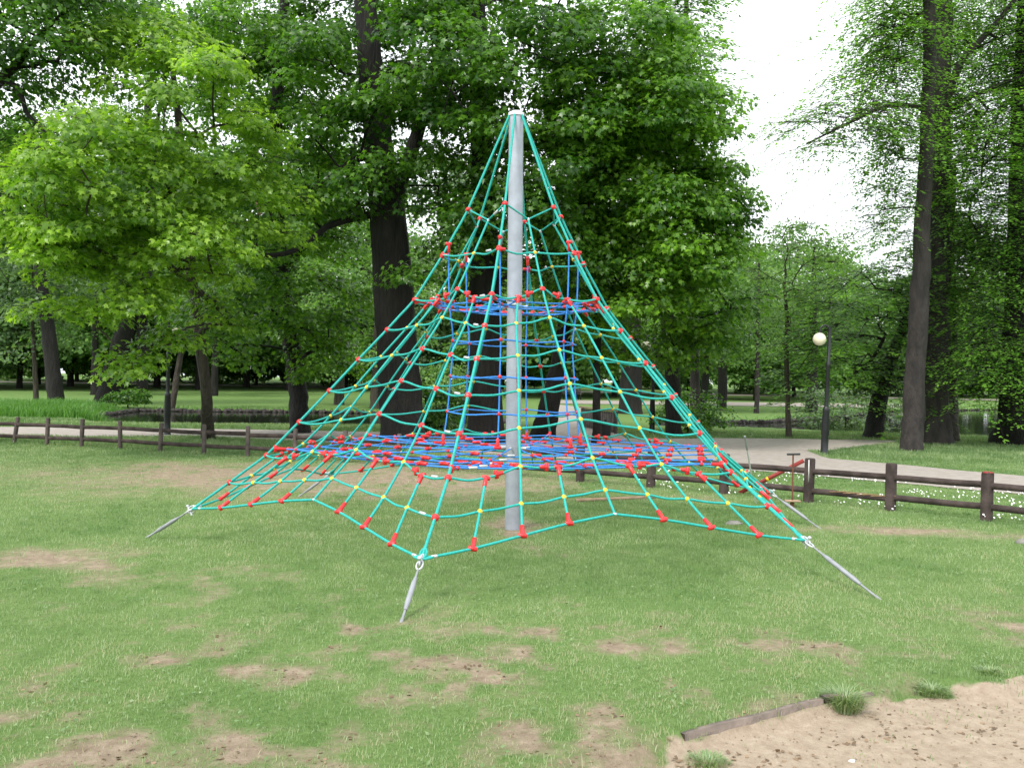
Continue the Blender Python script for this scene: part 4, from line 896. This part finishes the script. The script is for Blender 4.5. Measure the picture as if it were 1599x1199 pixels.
keep = (rg.random(len(x)) > np.clip((bm-.03)*1.55, 0, .93)) & (rg.random(len(x)) > sm*1.0) & ~onpath(x, y) & (polydist(x, y, POND_A) < -.3) & (polydist(x, y, POND_B) < -.3)
keep &= rg.random(len(x)) > .25*(fbm(x*4, y*4, 8, 3) < .45)
x, y = x[keep], y[keep]
patch = fbm(x*.9, y*.9, 31, 4); fine = fbm(x*6, y*6, 32, 2)
h = (.013+.019*rg.random(len(x)))*(.6+.8*patch)*(1+.5*sstep(15, 22, y)); h *= 1+.5*(fine > .62); h *= 1+.9*np.exp(-(polydist(x, y, SAND)/.12)**2)*sstep(7, 5.5, y)
h = np.where(y > 19, h*1.6, h); h = h*(.55+.45*sstep(3, 8, y)+.15)
wd = np.maximum(.0032, y*.00052); pt = sstep(.30, .68, patch)*.55+.45*sstep(.3, .7, fine); h *= 1.25-.6*pt; tone = np.clip(.06+.72*pt+rg.normal(0, .15, len(x))+.55*np.clip(bare_mask(x, y), 0, .6)+.10*sstep(8, 4, y)-.16*sstep(9, 15, y), 0, 1)  # tone also drops with distance, painting the shade around the fence
o = blade_mesh(x, y, h, wd, tone, rg).build('grass', M['blade']); T(o, 'short mown green grass covering the lawn', 'grass', kind='stuff')
# reeds on the left bank
n = 16000; rg = np.random.default_rng(9); u = rg.uniform(-260, 188, n); dep = rg.uniform(30.5, 39, n); x = np.array([ray(a, 600)[0]/ray(a, 600)[1] for a in (-260, 188)]); x = (x[0]+(u+260)/448*(x[1]-x[0]))*dep
h = rg.uniform(.3, .62, n)*(1-.45*sstep(130, 188, u))*(.6+.7*fbm(x*.7, dep*.5, 2, 2)); o = blade_mesh(x, dep, h, .03, np.clip(rg.normal(.45, .2, n), 0, 1), rg).build('reeds', M['reed']); T(o, 'dense bright green reeds along the near bank at left', 'reeds', kind='stuff')
# taller bank grass by the ponds
def bank(P, n, seed, hh):
    rg = np.random.default_rng(seed); P = np.array(P); L = np.linalg.norm(np.roll(P, -1, 0)-P, axis=1); k = rg.choice(len(P), n, p=L/L.sum()); t = rg.random(n)[:, None]; q = P[k]*(1-t)+np.roll(P, -1, 0)[k]*t; q += rg.normal(0, .45, q.shape)
    m = (polydist(q[:, 0], q[:, 1], list(P)) < -.1) & ~onpath(q[:, 0], q[:, 1]) & (q[:, 1] > 36); q = q[m]; return q[:, 0], q[:, 1], rg.uniform(.5, 1.2, len(q))*hh, rg
for P, n, sd in ((POND_A, 14000, 5), (POND_B, 20000, 6)):
    x, y, h, rg = bank(P, n, sd, .16); o = blade_mesh(x, y, h, .03, np.clip(rg.normal(.4, .2, len(x)), 0, 1), rg).build('bank_grass', M['reed']); T(o, 'longer grass fringing the edge of the pond', 'grass', kind='stuff')
# daisies behind the right fence
n = 2600; rg = np.random.default_rng(12); x = rg.uniform(2, 9.5, n); y = rg.uniform(9.5, 15.5, n)
fx = np.array([p[0] for p in FG]); fy = np.array([p[1] for p in FG]); k = (fbm(x*1.1, y*1.1, 44, 3) > .46) & (y > np.interp(x, fx, fy)-.35) & ~onpath(x, y) & (fbm(x*5, y*5, 45, 2) > .45); x, y = x[k], y[k]; m = len(x)
g = MB(); a = np.arange(6)*math.pi/3; r = rg.uniform(.006, .0125, m); z = zt(x, y)+rg.uniform(.05, .085, m)
Vv = np.stack([x[:, None]+r[:, None]*np.cos(a), y[:, None]+r[:, None]*np.sin(a), z[:, None]+r[:, None]*np.sin(a)*.8+0*a], -1).reshape(-1, 3)
g.add(Vv, np.arange(m*6).reshape(-1, 6)); o = g.build('daisies', M['petal']); T(o, 'small white daisies scattered in the grass behind the right-hand fence', 'flowers', kind='stuff')
# grass tufts at the sand
def tuft(u, v, R, H, n, lab, seed):
    rg = np.random.default_rng(seed); p = foot(u, v); q = rg.normal(0, R*.42, (n, 2)); q *= np.minimum(1, R*.85/np.maximum(1e-6, np.hypot(q[:, 0], q[:, 1])))[:, None]; h = rg.uniform(.5, 1, n)*H*np.exp(-(q**2).sum(1)/(2*R*R)); dirr = q/np.maximum(.01, np.linalg.norm(q, axis=1))[:, None]
    l = h*rg.uniform(.3, 1.6, n); wd = .0045; h = h*rg.uniform(.55, 1.1, n); px_, py_ = -dirr[:, 1]*wd/2, dirr[:, 0]*wd/2; z0 = -.02+0*h
    P = np.stack([np.stack([q[:, 0]-px_, q[:, 1]-py_, z0], -1), np.stack([q[:, 0]+px_, q[:, 1]+py_, z0], -1), np.stack([q[:, 0]+px_*.8+dirr[:, 0]*l*.4, q[:, 1]+py_*.8+dirr[:, 1]*l*.4, h*.65], -1), np.stack([q[:, 0]-px_*.8+dirr[:, 0]*l*.4, q[:, 1]-py_*.8+dirr[:, 1]*l*.4, h*.65], -1), np.stack([q[:, 0]+dirr[:, 0]*l, q[:, 1]+dirr[:, 1]*l, h*.8], -1)], 1)
    b = np.arange(n)[:, None]*5; g = MB(); g.add(P.reshape(-1, 3), b+np.array([[0, 1, 2, 3]]), np.repeat(np.clip(rg.normal(.42, .22, n), 0, 1), 5)); g.f.append((b+np.array([[3, 2, 4]]), g.n-n*5))
    o = g.build('grass_tuft', M['blade']); o.location = p; T(o, lab, 'grass tuft', 'grass tufts on the sand')
tuft(1318, 1108, .095, .12, 620, 'tall bushy grass tuft growing over the timber edging', 1)
tuft(1455, 1082, .09, .07, 560, 'wide low grass tuft in the sand right of the tall tuft', 2)
tuft(1105, 1192, .10, .05, 420, 'small grass tuft at the bottom edge, below the end of the edging', 3)
tuft(1545, 1050, .08, .05, 240, 'small grass tuft at the right side of the sand', 4)
# broad leaves of clover and plantain in the near lawn
n = 4500; rg = np.random.default_rng(15); y = rg.uniform(3.3, 7.5, n); x = y*rg.uniform(-.62, .62, n); k = (fbm(x*1.4, y*1.4, 61, 3) > .54) & (rg.random(n) > bare_mask(x, y)*2) & (sand_mask(x, y) < .4); x, y = x[k], y[k]; m = len(x)
pos = np.stack([x, y, zt(x, y)+rg.uniform(.01, .03, m)], -1); W, Fi, tn = leaves(pos, np.array([0, -.25, 1.])+rg.normal(0, .4, (m, 3)), rg.normal(0, 1, (m, 3)), rg.uniform(.010, .028, m), np.clip(rg.normal(.22, .15, m), 0, 1), 'oval', rg)
g = MB(); g.add(W, Fi, tn); o = g.build('clover', M['blade']); T(o, 'broad-leaved clover and plantain among the near grass', 'clover', kind='stuff')
# crumbs, twigs and leaf litter on the sand and bare earth
n = 9000; rg = np.random.default_rng(16); y = rg.uniform(3.3, 6.5, n); x = y*rg.uniform(-.62, .68, n); k = (sand_mask(x, y) > .6) | (bare_mask(x, y) > .45); k &= rg.random(n) < .75; x, y = x[k], y[k]; m = len(x)
pos = np.stack([x, y, zt(x, y)+.004], -1); W, Fi, tn = leaves(pos, np.array([0, 0, 1.])+rg.normal(0, .3, (m, 3)), rg.normal(0, 1, (m, 3)), rg.uniform(.005, .013, m)*(1+1.3*(fbm(x*6, y*6, 71, 2) > .6)), rg.random(m), 'quad', rg)
M['litter'] = leafmat('dry_litter', (.10, .065, .04), (.30, .21, .13), .1, .2, 1.)
g = MB(); g.add(W, Fi, tn); o = g.build('leaf_litter', M['litter']); T(o, 'dry crumbs and leaf bits lying on sand and bare earth', 'litter', kind='stuff')
# stones along the water's far edge
def stones(P, lo, hi, seed):
    rg = np.random.default_rng(seed); g = MB()
    for q in range(len(P)):
        A, B = np.array(P[q]), np.array(P[(q+1) % len(P)]); L = np.linalg.norm(B-A)
        if not (lo < (A[1]+B[1])/2 < hi): continue
        for t in np.arange(0, L, .17 if A[1] < 50 else .4)/max(L, .1):
            c = A+(B-A)*t+rg.normal(0, .03, 2); r = rg.uniform(.09, .16); k0 = g.n; g.ball([c[0], c[1], WATER+.03], r, .8, 7, 5); V = g.v[-1]; V += rg.normal(0, .03, V.shape)
    o = g.build('edge_stones', M['wetstone']); T(o, 'rough dark stones lining the edge of the pond', 'stones', kind='stuff')
stones(POND_A, 36, 60, 1); stones(POND_B, 33, 90, 2)
for o in list(bpy.data.objects):
    if o.type == 'MESH' and o.parent is None and 'kind' not in o and 'label' not in o: print('UNTAGGED', o.name)
